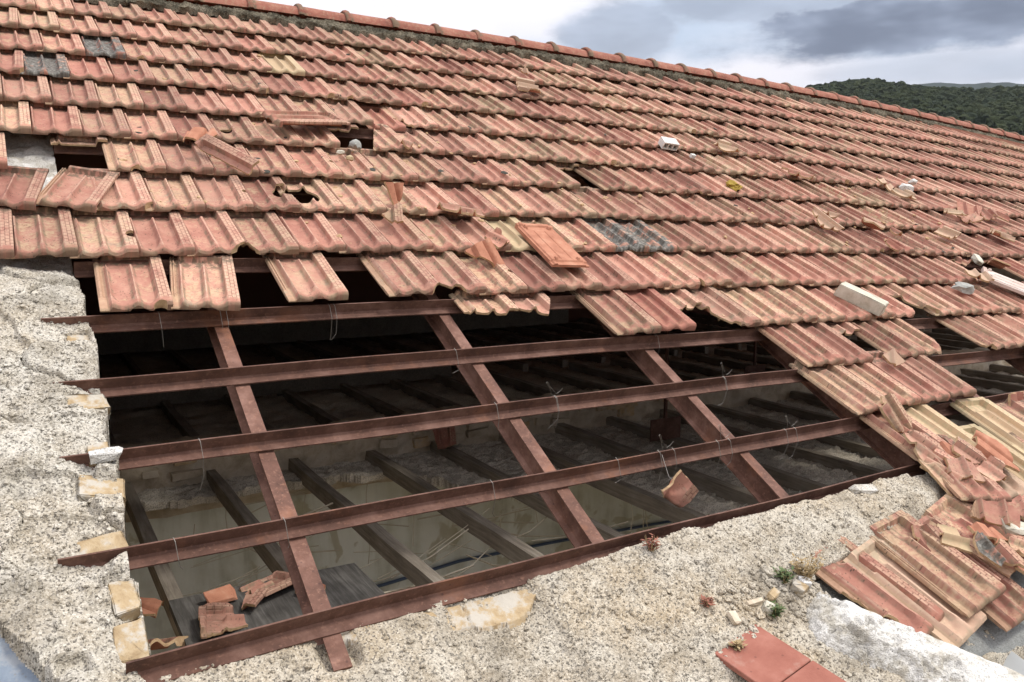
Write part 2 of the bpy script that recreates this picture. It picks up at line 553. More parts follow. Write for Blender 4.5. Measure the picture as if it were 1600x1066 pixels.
def rust_material(name='rusted_steel', k=1.0):
    m, t, b = material(name, 0.78, 0.3)
    p = objvec(t, True)
    n = t.noise(p, 9.0, 6.0, 0.65)
    n2 = t.noise(p, 70.0, 4.0, 0.7)
    c = t.ramp(n, [(0.28, (0.052 * k, 0.025 * k, 0.017 * k)), (0.5, (0.106 * k, 0.052 * k, 0.036 * k)), (0.72, (0.185 * k, 0.104 * k, 0.078 * k))])
    c = t.mix(t.math('MULTIPLY', t.step(n2, 0.52, 0.7), 0.5), c, (0.23 * k, 0.125 * k, 0.085 * k))
    c = t.mix(t.math('MULTIPLY', t.step(t.noise(p, 3.0, 6.0, 0.7), 0.54, 0.68), 0.45), c, (0.21 * k, 0.085 * k, 0.04 * k))
    c = t.mix(t.math('MULTIPLY', t.math('SUBTRACT', 1.0, t.step(t.voro(p, 30.0), 0.06, 0.16)), 0.6), c, (0.06, 0.03, 0.025))
    t.put(b.inputs['Base Color'], c)
    t.put(b.inputs['Normal'], t.bump(t.math('ADD', n2, t.math('MULTIPLY', n, 0.6)), 0.35, 0.002))
    return m


M_RUST = rust_material()


def wood_material(name, a, bb, cc):
    m, t, b = material(name, 0.9, 0.15)
    tc = t.node('ShaderNodeTexCoord')
    p = t.vmath('ADD', t.vmath('MULTIPLY', tc.outputs['Object'], (1.0, 0.06, 1.0)), t.comb(t.math('MULTIPLY', t.node('ShaderNodeObjectInfo').outputs['Random'], 9.0), 0.0, 0.0))
    n = t.noise(p, 60.0, 4.0, 0.6, 0.4)
    n2 = t.noise(tc.outputs['Object'], 5.0, 4.0, 0.6)
    c = t.ramp(t.math('ADD', t.math('MULTIPLY', n, 0.6), t.math('MULTIPLY', n2, 0.4)), [(0.3, a), (0.5, bb), (0.72, cc)])
    t.put(b.inputs['Base Color'], c)
    t.put(b.inputs['Normal'], t.bump(n, 0.6, 0.004))
    return m


M_WOOD = wood_material('weathered_joist', (0.13, 0.108, 0.083), (0.25, 0.215, 0.168), (0.39, 0.35, 0.29))
M_PLANK = wood_material('blackened_plank', (0.03, 0.027, 0.023), (0.075, 0.07, 0.062), (0.17, 0.16, 0.145))


def plaster_material():
    m, t, b = material('stained_plaster', 0.92, 0.12)
    p = objvec(t, True)
    st = t.noise(t.vmath('MULTIPLY', p, (2.4, 2.4, 0.35)), 2.2, 6.0, 0.6, 0.4)
    n = t.noise(p, 5.0, 5.0, 0.6)
    c = t.ramp(t.math('ADD', t.math('MULTIPLY', st, 0.65), t.math('MULTIPLY', n, 0.35)), [(0.30, (0.40, 0.395, 0.31)), (0.45, (0.62, 0.625, 0.54)), (0.56, (0.73, 0.745, 0.68)), (0.72, (0.79, 0.79, 0.72))])
    c = t.mix(t.math('MULTIPLY', t.step(t.noise(p, 3.1, 4.0, 0.55, 0.8), 0.55, 0.60), 0.55), c, (0.36, 0.31, 0.17))
    t.put(b.inputs['Base Color'], c)
    t.put(b.inputs['Normal'], t.bump(n, 0.3, 0.01))
    return m


M_PLASTER = plaster_material()


def plain_material(name, col, rough=0.8, var=0.25, scale=12.0, metallic=0.0):
    m, t, b = material(name, rough, 0.3)
    p = objvec(t)
    n = t.noise(p, scale, 5.0, 0.6)
    c = t.mix(n, [k * (1 - var) for k in col], [min(1, k * (1 + var)) for k in col])
    t.put(b.inputs['Base Color'], c)
    b.inputs['Metallic'].default_value = metallic
    t.put(b.inputs['Normal'], t.bump(t.noise(p, scale * 6, 3.0), 0.2, 0.002))
    return m


M_WIRE = plain_material('tie_wire_steel', (0.26, 0.24, 0.21), 0.45, 0.2, 40.0, 0.5)
M_TWIG = plain_material('pale_reed', (0.48, 0.43, 0.33), 0.9, 0.3)
M_PIPE = plain_material('blue_conduit', (0.08, 0.11, 0.17), 0.5, 0.2)
M_SHEET = plain_material('fibre_cement', (0.36, 0.37, 0.36), 0.85, 0.18, 5.0)
M_BLUE = stone_material('blue_grey_metal', (0.10, 0.12, 0.145), (0.17, 0.205, 0.25), (0.23, 0.275, 0.32), 6.0, 0.25)
M_MOSS = plain_material('yellow_moss', (0.30, 0.21, 0.04), 0.95, 0.4, 30.0)
M_GREEN = plain_material('weed_leaf', (0.085, 0.12, 0.045), 0.8, 0.4, 20.0)
M_DRY = plain_material('dry_stalk', (0.34, 0.25, 0.13), 0.9, 0.3, 20.0)
M_REDW = plain_material('red_stonecrop', (0.25, 0.10, 0.065), 0.8, 0.3, 20.0)


# ------------------------------------------------------------------ the interlocking clay tile
TL = 0.43
ILK = -0.16
PS = [-.16, -.150, -.145, -.128, -.122, -.108, -.098, -.078, -.070, -.052, -.040, -.012, 0, .006, .016, .032, .042, .055, .072, .10, .15, .22, .29, .345, .378, .396, .410, .424, .444, .458, .474, .495, .53, .61, .70, .748, .764, .768, .774, .780, .972, .984]
PH = [.003, .008, .010, .010, .005, .005, .011, .011, .004, .004, .004, .004, .012, .024, .030, .031, .028, .018, .0115, .0085, .0065, .0058, .0065, .0090, .0130, .0195, .0275, .0325, .0325, .0275, .0190, .0125, .0085, .0058, .0075, .0110, .0140, .0230, .0310, .0345, .0345, .0315]
LS = [-.16, -.02, 0, .035, .10, .22, .33, .40, .434, .47, .53, .61, .70, .785, .984]
LH = [.008, .008, .020, .031, .0225, .0165, .0225, .0310, .0345, .0310, .0225, .0170, .0225, .0345, .0340]


def tile_top(s, y):
    s = np.asarray(s, float); y = np.asarray(y, float)
    prof = np.interp(s, PS, PH)
    lip = np.interp(s, LS, LH)
    sc = np.minimum(np.abs(s - .22) / .155, np.abs(s - .61) / .14)
    yb = .022 + .034 * np.clip(sc, 0, 1.25) ** 2.4
    w = 1 - sstep(yb, yb + .022, y)
    z = prof * (1 - w) + lip * w
    z = z - np.where(s > -.01, .011, .004) * (1 - np.clip(y / .013, 0, 1)) ** 2
    # recessed head with a raised rim
    inn = (s > .01) & (s < .775)
    flat = sstep(.325, .345, y) * (1 - sstep(.402, .406, y))
    z = np.where(inn, z * (1 - flat) + .0045 * flat, z)
    rim = sstep(.402, .407, y)
    z = np.where(s > -.01, z * (1 - rim) + np.where(s < .775, .026, .028) * rim, z)
    return z


def tile_bot(s, y, z):
    notch = np.where((s > .31) & (s < .60), .010, 0.0)
    lo = np.where(y < .022, notch, np.maximum(-.004, z - .0125))
    return np.minimum(lo, z - .003)


def tile_grid(sv, yv, name, mats, top_only=False):
    S, Y = np.meshgrid(np.array(sv), np.array(yv))
    Z = tile_top(S, Y)
    ny, nx = S.shape
    X = S * W - W / 2
    top = np.stack([X, Y, Z], -1).reshape(-1, 3)
    B = tile_bot(S, Y, Z)
    bot = np.stack([X, Y, B], -1).reshape(-1, 3)
    n = nx * ny
    verts = np.concatenate([top, bot])
    uv = np.concatenate([np.stack([S, Y / TL], -1).reshape(-1, 2)] * 2)
    F = []; MI = []
    idx = lambda j, i: j * nx + i
    for j in range(ny - 1):
        for i in range(nx - 1):
            a, b_, c, d = idx(j, i), idx(j, i + 1), idx(j + 1, i + 1), idx(j + 1, i)
            F.append((a, b_, c, d)); MI.append(0)
            if not top_only:
                F.append((a + n, d + n, c + n, b_ + n)); MI.append(1)
    for i in range(nx - 1):
        a, b_ = idx(0, i), idx(0, i + 1)
        F.append((a + n, b_ + n, b_, a)); MI.append(0)
        if not top_only:
            a, b_ = idx(ny - 1, i), idx(ny - 1, i + 1)
            F.append((b_ + n, a + n, a, b_)); MI.append(0)
    for j in range(ny - 1):
        a, b_ = idx(j, nx - 1), idx(j + 1, nx - 1)
        F.append((a + n, b_ + n, b_, a)); MI.append(0)
        a, b_ = idx(j, 0), idx(j + 1, 0)
        F.append((b_ + n, a + n, a, b_)); MI.append(0)
    return verts, F, MI, uv


def finish_tile(name, verts, F, MI, uv, mats, smooth=38):
    me = mesh_from(name, verts, F, smooth, mats, MI)
    lay = me.uv_layers.new(name='uv')
    li = np.zeros(len(me.loops), np.int32)
    me.loops.foreach_get('vertex_index', li)
    lay.data.foreach_set('uv', np.asarray(uv)[li].ravel())
    return me


SV = sorted(set(PS + [.048, .18, .25, .32, .362, .434, .51, .57, .65, .73, .84, .90, .95]))
assert max(SV) < .99
YV = [0, .0025, .006, .010, .015, .022, .030, .038, .047, .056, .068, .085, .12, .18, .25, .32, .335, .35, .398, .404, .408, .43]
SV_FAR = [-.03, 0, .018, .042, .072, .13, .22, .32, .378, .412, .434, .458, .495, .54, .61, .70, .764, .78, .972, .984]
YV_FAR = [0, .005, .014, .03, .05, .07, .38]


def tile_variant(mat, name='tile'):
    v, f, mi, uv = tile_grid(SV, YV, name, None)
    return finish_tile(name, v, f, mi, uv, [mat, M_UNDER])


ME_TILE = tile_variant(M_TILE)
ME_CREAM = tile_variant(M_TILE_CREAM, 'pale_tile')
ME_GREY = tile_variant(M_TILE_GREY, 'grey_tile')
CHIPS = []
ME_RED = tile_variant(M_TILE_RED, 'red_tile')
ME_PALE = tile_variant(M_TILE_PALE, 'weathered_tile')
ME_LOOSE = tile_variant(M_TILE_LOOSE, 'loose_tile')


def broken_mesh(f, mat=M_TILE, res=0.0085, name='broken_tile', seed=0, amp=0.004, center=False):
    """part of a tile: keep where f(x, y) > 0 in tile metres; break faces get the clay body"""
    nx = int((W * 1.16) / res) + 1; ny = int(TL / res) + 1
    xs = np.linspace(ILK * W - W / 2, .984 * W - W / 2, nx); ys = np.linspace(0, TL, ny)
    X, Y = np.meshgrid(xs, ys)
    X = X.copy(); Y = Y.copy()
    def ff(x, y):
        return f(x, y) + amp * 2 * (fbm(x * 55 + seed, y * 55 + seed * 3.1, seed, 3) - 0.44)
    cx = (X[:-1, :-1] + X[1:, 1:]) / 2; cy = (Y[:-1, :-1] + Y[1:, 1:]) / 2
    keep = ff(cx, cy) > 0
    if not keep.any():
        return None
    pad = np.pad(keep, 1)
    cnt = pad[:-1, :-1].astype(int) + pad[1:, :-1] + pad[:-1, 1:] + pad[1:, 1:]
    onb = (cnt > 0) & (cnt < 4)
    inner = np.zeros_like(onb); inner[1:-1, 1:-1] = True
    e = 1e-3
    F0 = ff(X, Y); gx = (ff(X + e, Y) - F0) / e; gy = (ff(X, Y + e) - F0) / e
    g2 = gx * gx + gy * gy + 1e-6
    lim = res * 0.7
    dx = np.clip(-F0 * gx / g2, -lim, lim); dy = np.clip(-F0 * gy / g2, -lim, lim)
    X = np.where(onb & inner, X + dx, X)
    Y = np.where(onb & inner, Y + dy, Y)
    S = (X + W / 2) / W
    Z = tile_top(S, Y); B = tile_bot(S, Y, Z)
    ids = -np.ones(X.shape, int)
    used = cnt > 0
    ids[used] = np.arange(used.sum())
    n = int(used.sum())
    verts = np.concatenate([np.stack([X[used], Y[used], Z[used]], -1), np.stack([X[used], Y[used], B[used]], -1)])
    uv = np.concatenate([np.stack([S[used], Y[used] / TL], -1)] * 2)
    Fc = []; MI = []
    for j in range(ny - 1):
        for i in range(nx - 1):
            if not keep[j, i]:
                continue
            a, b_, c, d = ids[j, i], ids[j, i + 1], ids[j + 1, i + 1], ids[j + 1, i]
            Fc.append((a, b_, c, d)); MI.append(0)
            Fc.append((a + n, d + n, c + n, b_ + n)); MI.append(1)
            for (p, q, jj, ii, edge) in ((a, b_, j - 1, i, j == 0), (b_, c, j, i + 1, i == nx - 2), (c, d, j + 1, i, j == ny - 2), (d, a, j, i - 1, i == 0)):
                if edge or not keep[jj, ii]:
                    Fc.append((q, p, p + n, q + n)[::-1] if False else (p + n, q + n, q, p)); MI.append(0 if edge else 2)
    if center:
        c = verts.mean(0)
        verts = verts - np.array([c[0], c[1], 0])
    return finish_tile(name, verts, Fc, MI, uv, [mat, M_UNDER, M_BREAK])


def planes(*ps):
    """keep the side n.p > d of every line (angle in degrees of n, d in metres)"""
    def f(x, y):
        r = None
        for a, d in ps:
            v = x * math.cos(R(a)) + y * math.sin(R(a)) - d
            r = v if r is None else np.minimum(r, v)
        return r
    return f


def bite(cx, cy, r, other=None):
    def f(x, y):
        v = np.hypot(x - cx, y - cy) - r
        return v if other is None else np.minimum(v, other(x, y))
    return f


def rock_mesh(name, mat, size, seed, sub=2, rough=0.22, flat=1.0, box=0.0):
    bm = bmesh.new()
    if box:
        bmesh.ops.create_cube(bm, size=2.0)
        bmesh.ops.subdivide_edges(bm, edges=bm.edges, cuts=5, use_grid_fill=True)
    else:
        bmesh.ops.create_icosphere(bm, subdivisions=sub, radius=1.0)
    rr = random.Random(seed)
    ph = [rr.uniform(0, 6.28) for _ in range(9)]
    for v in bm.verts:
        p = v.co.copy()
        if box:
            q = p.normalized() * 1.25
            p = p.lerp(Vector((max(-1, min(1, q.x * 1.25)), max(-1, min(1, q.y * 1.25)), max(-1, min(1, q.z * 1.25)))), box)
        d = math.sin(2.3 * p.x + ph[0]) * math.sin(2.1 * p.y + ph[1]) * math.sin(2.6 * p.z + ph[2]) + 0.6 * math.sin(5.1 * p.x + ph[3]) * math.sin(4.7 * p.y + ph[4]) * math.cos(5.5 * p.z + ph[5]) + 0.4 * rr.uniform(-1, 1) + 0.3 * math.sin(9 * p.x + 7 * p.y + ph[6])
        p *= 1 + rough * d
        v.co = Vector((p.x * size[0], p.y * size[1], p.z * size[2] * flat))
    me = bpy.data.meshes.new(name)
    bm.to_mesh(me); bm.free()
    me.materials.append(mat)
    me.polygons.foreach_set('use_smooth', np.ones(len(me.polygons), bool))
    me.set_sharp_from_angle(angle=R(32))
    return me


def hull_mesh(name, mat, size, seed, n=10, jit=0.28, bev=0.06):
    """angular broken stone"""
    rr = random.Random(seed)
    bm = bmesh.new()
    for sx in (-1, 1):
        for sy in (-1, 1):
            for sz in (-1, 1):
                k = 1 - rr.uniform(0, jit)
                bm.verts.new((sx * k * (1 - rr.uniform(0, jit)), sy * k * (1 - rr.uniform(0, jit)), sz * (1 - rr.uniform(0, jit * .6))))
    for _ in range(n):
        p = [rr.uniform(-.75, .75) for _ in range(3)]
        k = rr.randrange(3)
        p[k] = rr.choice((-1, 1)) * rr.uniform(.86, .97)
        bm.verts.new(p)
    res = bmesh.ops.convex_hull(bm, input=bm.verts[:])
    bmesh.ops.delete(bm, geom=[g for g in res['geom_interior'] if isinstance(g, bmesh.types.BMVert)], context='VERTS')
    bmesh.ops.dissolve_limit(bm, angle_limit=R(9), verts=bm.verts[:], edges=bm.edges[:])
    for v in bm.verts:
        v.co = Vector((v.co.x * size[0], v.co.y * size[1], v.co.z * size[2]))
    bmesh.ops.bevel(bm, geom=bm.edges[:], offset=min(size) * bev, segments=2, affect='EDGES', clamp_overlap=True)
    bmesh.ops.triangulate(bm, faces=bm.faces[:])
    bmesh.ops.subdivide_edges(bm, edges=bm.edges[:], cuts=2)
    for v in bm.verts:
        v.co += v.normal * rr.gauss(0, 1) * min(size) * 0.035
    me = bpy.data.meshes.new(name)
    bm.to_mesh(me); bm.free()
    me.materials.append(mat)
    me.polygons.foreach_set('use_smooth', np.ones(len(me.polygons), bool))
    me.set_sharp_from_angle(angle=R(28))
    return me


# ------------------------------------------------------------------ ground, hills, forest
GZ = -6.6


def build_land():
    m, t, b = material('dry_earth', 0.95, 0.1)
    p = objvec(t, True)
    t.put(b.inputs['Base Color'], t.mix(t.noise(p, 0.3, 6.0), (0.10, 0.085, 0.05), (0.22, 0.18, 0.11)))
    n = 48
    vs = []; fs = []
    rad = [0, 4, 10, 25, 60, 140, 320, 800, 2000, 5000, 9000]
    for r in rad:
        for k in range(n):
            a = 2 * math.pi * k / n
            vs.append((r * math.sin(a), r * math.cos(a), GZ + (random.uniform(-0.03, 0.03) if 0 < r < 50 else 0)))
    for j in range(len(rad) - 1):
        for k in range(n):
            fs.append((j * n + k, j * n + (k + 1) % n, (j + 1) * n + (k + 1) % n, (j + 1) * n + k))
    g = link('ground', mesh_from('ground', vs, fs, 60, [m]), kind='structure')

    # wooded hill: crest line given as elevation over azimuth
    az0 = [R(-20), R(15), azel(1180, 170)[0], azel(1255, 140)[0], azel(1345, 132)[0], azel(1420, 135)[0], azel(1500, 139)[0], azel(1600, 146)[0], R(72), R(95), R(120)]
    el0 = [R(1.0), R(2.5), azel(1180, 170)[1], azel(1255, 141)[1], azel(1345, 133.5)[1], azel(1420, 136)[1], azel(1500, 141)[1], azel(1600, 147)[1], R(8.0), R(5.5), R(2.0)]
    def crest(a):
        return np.interp(a, az0, el0)
    def hill_z(a, d):
        e = crest(a) - R(0.45)
        t_ = np.clip((d - 160) / 470, 0, 1.35)
        prof = np.where(t_ < 1, 0.12 * t_ + 0.88 * t_ ** 1.25, 1 - 0.9 * (t_ - 1))
        return GZ + (CAMPOS.z - GZ + np.tan(e) * 630) * prof * (1 + 0.02 * np.sin(a * 37 + d * 0.02))
    mh, t, b = material('hill_soil', 0.95, 0.1)
    p = objvec(t, True)
    t.put(b.inputs['Base Color'], t.mix(t.noise(p, 0.05, 6.0), (0.018, 0.028, 0.012), (0.05, 0.06, 0.025)))
    A = np.linspace(R(-20), R(118), 160); D = np.linspace(160, 790, 40)
    AA, DD = np.meshgrid(A, D)
    ZZ = hill_z(AA, DD)
    V = np.stack([CAMPOS.x + np.sin(AA) * DD, CAMPOS.y + np.cos(AA) * DD, ZZ], -1).reshape(-1, 3)
    na = len(A)
    F = [(j * na + i, j * na + i + 1, (j + 1) * na + i + 1, (j + 1) * na + i) for j in range(len(D) - 1) for i in range(na - 1)]
    link('hill', mesh_from('hill', V, F, 80, [mh]), kind='structure')
    # pine crowns, one mass
    mf, t, b = material('pine_foliage', 0.95, 0.08)
    p = objvec(t, True)
    at = t.node('ShaderNodeAttribute'); at.attribute_name = 'rnd'
    c = t.mix(t.noise(p, 0.6, 5.0, 0.7), (0.010, 0.017, 0.009), (0.040, 0.054, 0.027))
    c = t.mix(at.outputs['Fac'], c, t.mix(0.5, c, (0.060, 0.070, 0.022)))
    t.put(b.inputs['Base Color'], c)
    t.put(b.inputs['Normal'], t.bump(t.noise(p, 1.6, 4.0, 0.7), 1.0, 1.2))
    bm = bmesh.new(); bmesh.ops.create_icosphere(bm, subdivisions=2, radius=1.0)
    iv = np.array([v.co[:] for v in bm.verts]); itf = [[v.index for v in f.verts] for f in bm.faces]
    bm.free()
    bm = bmesh.new(); bmesh.ops.create_icosphere(bm, subdivisions=1, radius=1.0)
    iv1 = np.array([v.co[:] for v in bm.verts]); itf1 = np.array([[v.index for v in f.verts] for f in bm.faces])
    bm.free()
    itf = np.array(itf)
    VV = []; FF = []; RN = []; o = 0
    r2 = np.random.default_rng(3)
    a_lo, a_hi = azel(1130, 170)[0], R(64)
    for k in range(3400):
        a = r2.uniform(a_lo, a_hi)
        d = 300 + 345 * math.sqrt(r2.uniform(0, 1)) if k > 500 else r2.uniform(560, 660)
        z = float(hill_z(a, d))
        h = r2.uniform(5.0, 8.5); w = r2.uniform(2.0, 3.6)
        base = np.array([CAMPOS.x + math.sin(a) * d, CAMPOS.y + math.cos(a) * d, z])
        nl = 2 if d > 450 else 3
        for q in range(nl):
            vv = iv * (1 + 0.34 * r2.normal(size=(len(iv), 1)).clip(-1.2, 1.2))
            sc = np.array([w, w, w * 0.8]) * r2.uniform(0.55, 1.0)
            off = np.array([r2.normal() * w * 0.45, r2.normal() * w * 0.45, h * (0.62 + 0.18 * q)])
            VV.append(vv * sc + base + off)
            FF.append(itf + o); o += len(iv)
            RN.append(np.full(len(itf), r2.uniform()))
    V = np.concatenate(VV); F = np.concatenate(FF)
    me = mesh_from('forest', V, F.tolist(), None, [mf])
    atr = me.attributes.new('rnd', 'FLOAT', 'FACE')
    atr.data.foreach_set('value', np.concatenate(RN).astype(np.float32))
    link('forest', me, label='dark pine wood covering the hillside beyond the ridge', cat='forest', kind='stuff')
    # far range
    az1 = [R(20), azel(1330, 140)[0], azel(1430, 130)[0], azel(1470, 127.5)[0], azel(1530, 130)[0], azel(1575, 128)[0], azel(1610, 131)[0], R(75), R(110)]
    el1 = [R(4), azel(1330, 140)[1], azel(1430, 130)[1], azel(1470, 127.5)[1], azel(1530, 130)[1], azel(1575, 128)[1], azel(1610, 131)[1], R(8.2), R(3)]
    A = np.linspace(R(20), R(110), 260); T = np.linspace(0, 1.15, 16)
    AA, TT = np.meshgrid(A, T)
    E = np.interp(AA, az1, el1) + R(0.05) * (fbm(AA * 400, AA * 0, 4, 3) - 0.45)
    DD = 1500 + 1100 * TT
    ZZ = GZ + (np.tan(E) * 2600 + 5) * np.where(TT < 1, TT, 2 - TT) * (1 + 0.02 * (fbm(AA * 60, TT * 9, 8) - .5))
    V = np.stack([np.sin(AA) * DD, np.cos(AA) * DD, ZZ], -1).reshape(-1, 3)
    na = len(A)
    F = [(j * na + i, j * na + i + 1, (j + 1) * na + i + 1, (j + 1) * na + i) for j in range(len(T) - 1) for i in range(na - 1)]
    mr, t, b = material('far_woodland', 0.95, 0.05)
    p = objvec(t, True)
    t.put(b.inputs['Base Color'], t.mix(t.noise(p, 0.03, 6.0, 0.7), (0.010, 0.017, 0.014), (0.030, 0.042, 0.030)))
    link('mountain', mesh_from('mountain', V, F, 80, [mr]), kind='structure')


build_land()

# ------------------------------------------------------------------ walls of the ruin
PUR_V = [9.95, 10.925, 11.885, 12.935, 13.885]        # purlins laid bare
XEND = 13.6


def height_wall(name, parent, x0, x1, y0, y1, res, hfun, keepfun, mat, skirt=0.25, kind=None):
    nx = int((x1 - x0) / res) + 1; ny = int((y1 - y0) / res) + 1
    X, Y = np.meshgrid(np.linspace(x0, x1, nx), np.linspace(y0, y1, ny))
    H = hfun(X, Y)
    K = keepfun(X, Y) if keepfun is not None else np.ones(X.shape, bool)
    P = rw_np(X, Y, H)
    kc = K[:-1, :-1] & K[1:, 1:] & K[1:, :-1] & K[:-1, 1:]
    idx = np.arange(nx * ny).reshape(ny, nx)
    a = idx[:-1, :-1][kc]; b_ = idx[:-1, 1:][kc]; c = idx[1:, 1:][kc]; d = idx[1:, :-1][kc]
    F = np.stack([a, b_, c, d], -1).tolist()
    verts = P.reshape(-1, 3).tolist()
    # broken sides drop straight down
    pad = np.pad(kc, 1)
    low = {}
    def lo(i):
        if i not in low:
            low[i] = len(verts)
            v = verts[i]
            verts.append((v[0], v[1], v[2] - skirt))
        return low[i]
    for (dj, di, e0, e1) in ((-1, 0, (0, 0), (0, 1)), (1, 0, (1, 1), (1, 0)), (0, -1, (1, 0), (0, 0)), (0, 1, (0, 1), (1, 1))):
        nb = pad[1 + dj:pad.shape[0] - 1 + dj, 1 + di:pad.shape[1] - 1 + di]
        for j, i in np.argwhere(kc & ~nb):
            p = int(idx[j + e0[0], i + e0[1]]); q = int(idx[j + e1[0], i + e1[1]])
            F.append((p, lo(p), lo(q), q))
    used = np.zeros(len(verts), bool)
    for f in F:
        used[list(f)] = True
    remap = np.cumsum(used) - 1
    verts = [verts[i] for i in np.nonzero(used)[0]]
    F = [tuple(int(remap[i]) for i in f) for f in F]
    return link(name, mesh_from(name, verts, F, 70, [mat]), parent, kind=kind)


def pebbles(X, Y, cell, seed):
    d, v = worley(X / cell, Y / cell, seed)
    return np.clip(1 - d * 1.25, 0, 1) ** 0.7 * (0.35 + 0.65 * v)


def plates(X, Y, cell, seed, drop=0.016):
    """slabs of old render: each at its own level, some parted by cracks, some worn smooth"""
    wx = X + 0.35 * cell * (fbm(X / cell * 1.3, Y / cell * 1.3, seed + 1) - .47) * 2
    wy = Y + 0.35 * cell * (fbm(X / cell * 1.3 + 7, Y / cell * 1.3, seed + 2) - .47) * 2
    d, v, e = worley(wx / cell, wy / cell, seed, True)
    gap = e - d
    crack = (1 - sstep(0.0, 0.030, gap)) * sstep(0.40, 0.52, fbm(X * 8, Y * 8, seed + 3))
    lvl = (v - 0.5) * 0.055 * sstep(0.0, 0.11, gap)
    smooth = sstep(0.55, 0.80, fbm(X * 5 + v * 9, Y * 5, seed + 4) + 0.35 * (v - .4))
    return lvl - drop * crack, smooth


def gable_h(X, Y):
    v = -Y / G
    h = -0.070 + 0.045 * sstep(0.02, -0.20, X) + 0.066 * (fbm(X * 7 + 3, Y * 7, 1) - 0.47) + 0.016 * (fbm(X * 24, Y * 24, 2) - 0.47)
    pl, sm = plates(X, Y, 0.21, 201, 0.020)
    fine = 1 - 0.75 * sm
    h = h + pl + fine * (0.0035 * pebbles(X, Y, 0.018, 5) + 0.0065 * pebbles(X, Y, 0.0095, 9))
    d_, v_ = worley(X / 0.0125, Y / 0.0125, 15)
    h = h - fine * 0.007 * (1 - sstep(0.14, 0.36, d_)) * (v_ > 0.5)
    h = h - 0.06 * (1 - sstep(8.6, 9.6, v))
    for sx, sv, sw, sl in STONES:
        m = (1 - sstep(sw * 0.6, sw * 1.1, np.abs(X - sx + .01))) * (1 - sstep(sl * 0.6, sl * 1.1, np.abs(Y + sv * G)))
        h = h * (1 - m) + (h - 0.035) * m
    return h


STONES = [(-0.030, 10.22, .040, .042), (-0.040, 11.12, .060, .036), (-0.022, 11.80, .030, .046), (-0.035, 12.20, .055, .050), (-0.045, 12.78, .064, .038),
          (-0.018, 13.30, .034, .056), (-0.016, 13.66, .036, .060), (-0.150, 13.84, .040, .030)]


def gable_edge(Y):
    return 0.004 + 0.022 * (fbm(Y * 9, Y * 0 + 3, 12, 4) - 0.5) * 2


gable = empty('gable_wall', rw(-0.3, -13.9 * G, -0.5), 'rough white-plastered gable wall whose broken top carries the rusty bars', 'wall')
gable['kind'] = 'thing'
height_wall('mortar_top', gable, -0.95, 0.04, -14.02 * G, -9.0 * G, 0.0042, gable_h, lambda X, Y: (X < gable_edge(Y)) & (X > -0.3026 + 0.526 * (-4.884 - Y) + 0.012 * (fbm(Y * 22, 0 * Y, 4) - .5)), M_MORTAR_G, 0.4)
height_wall('mortar_core', gable, -0.75, -0.02, -9.0 * G, 0.05, 0.012, lambda X, Y: -0.105 + 0.05 * (fbm(X * 8, Y * 8, 7) - 0.45) + 0.02 * (fbm(X * 30, Y * 30, 17) - 0.45) - 0.015 * (1 - sstep(0, .02, np.abs(fbm(X * 9, Y * 9, 19) - .46))), None, M_WHITE, 0.4)
mb = MB()
sec = []
for y in np.linspace(-14.0 * G, 0.15, 12):
    p = rw(0, y, -0.22)
    sec.append([(-0.75, p[1], GZ), (-0.05, p[1], GZ), (-0.05, p[1], p[2]), (-0.75, p[1], p[2])])
mb.prism(sec)
link('masonry', mb.mesh('masonry', M_RUBBLE), gable)
for i, (sx, sv, sw, sl) in enumerate(STONES):
    me = hull_mesh('stone', M_SAND, (sw * 1.25, sl * 1.15, 0.055), 100 + i, 12, .22)
    link('stone', me, gable, frame(sx - .012, -sv * G, -0.114, rz=random.uniform(-.12, .12), rx=random.uniform(-.12, .12), ry=random.uniform(-.1, .2)))

# eaves wall -----------------------------------------------------------
def pile_edge_v(X):
    return np.interp(X, [1.9, 2.10, 2.45, 2.83, 3.14, 3.5], [14.60, 14.52, 14.43, 14.35, 14.38, 14.35])


def eave_h(X, Y):
    v = -Y / G
    left = -0.094 + 0.045 * sstep(0.9, 1.7, X)
    h = left + 0.030 * (fbm(X * 6 + 1, Y * 6 + 4, 31) - 0.47) + 0.014 * (fbm(X * 22, Y * 22, 32) - 0.47)
    # crest of mortar smeared against the bar, at the far end
    cv = vmap_np(X / W, 14.02)
    h = h + 0.030 * sstep(1.15, 1.7, X) * np.exp(-((v - cv - 0.22) / 0.32) ** 2)
    pl, sm = plates(X, Y, 0.34, 301, 0.009)
    fine = 1 - 0.7 * sm
    h = h + 0.40 * pl + fine * (0.003 * pebbles(X, Y, 0.018, 51) + 0.0065 * pebbles(X, Y, 0.0092, 52))
    d_, v_ = worley(X / 0.012, Y / 0.012, 55)
    h = h - fine * 0.007 * (1 - sstep(0.14, 0.36, d_)) * (v_ > 0.5)
    h = h - 0.035 * (1 - sstep(.035, .065, np.abs(X - .452))) * (1 - sstep(14.18, 14.28, v))
    rec = sstep(0.0, 0.05, (v - pile_edge_v(X))) * sstep(2.02, 2.10, X)
    h = h - 0.085 * rec
    for sx, sv, sw, sl in OCHRE:
        m = (1 - sstep(sw * 0.85, sw * 1.2, np.abs(X - sx))) * (1 - sstep(sl * 0.8, sl * 1.3, np.abs(Y + sv * G)))
        h = h * (1 - m) + (h - 0.03) * m
    # sinks away near the outer edge
    h = h - 0.10 * sstep(15.9, 16.6, v)
    return h


def vmap_np(u, v):
    return v - 0.019 * np.clip(u, -2, 22) * (np.maximum(0.0, v - 9.0) / 5.0) ** 2


OCHRE = []


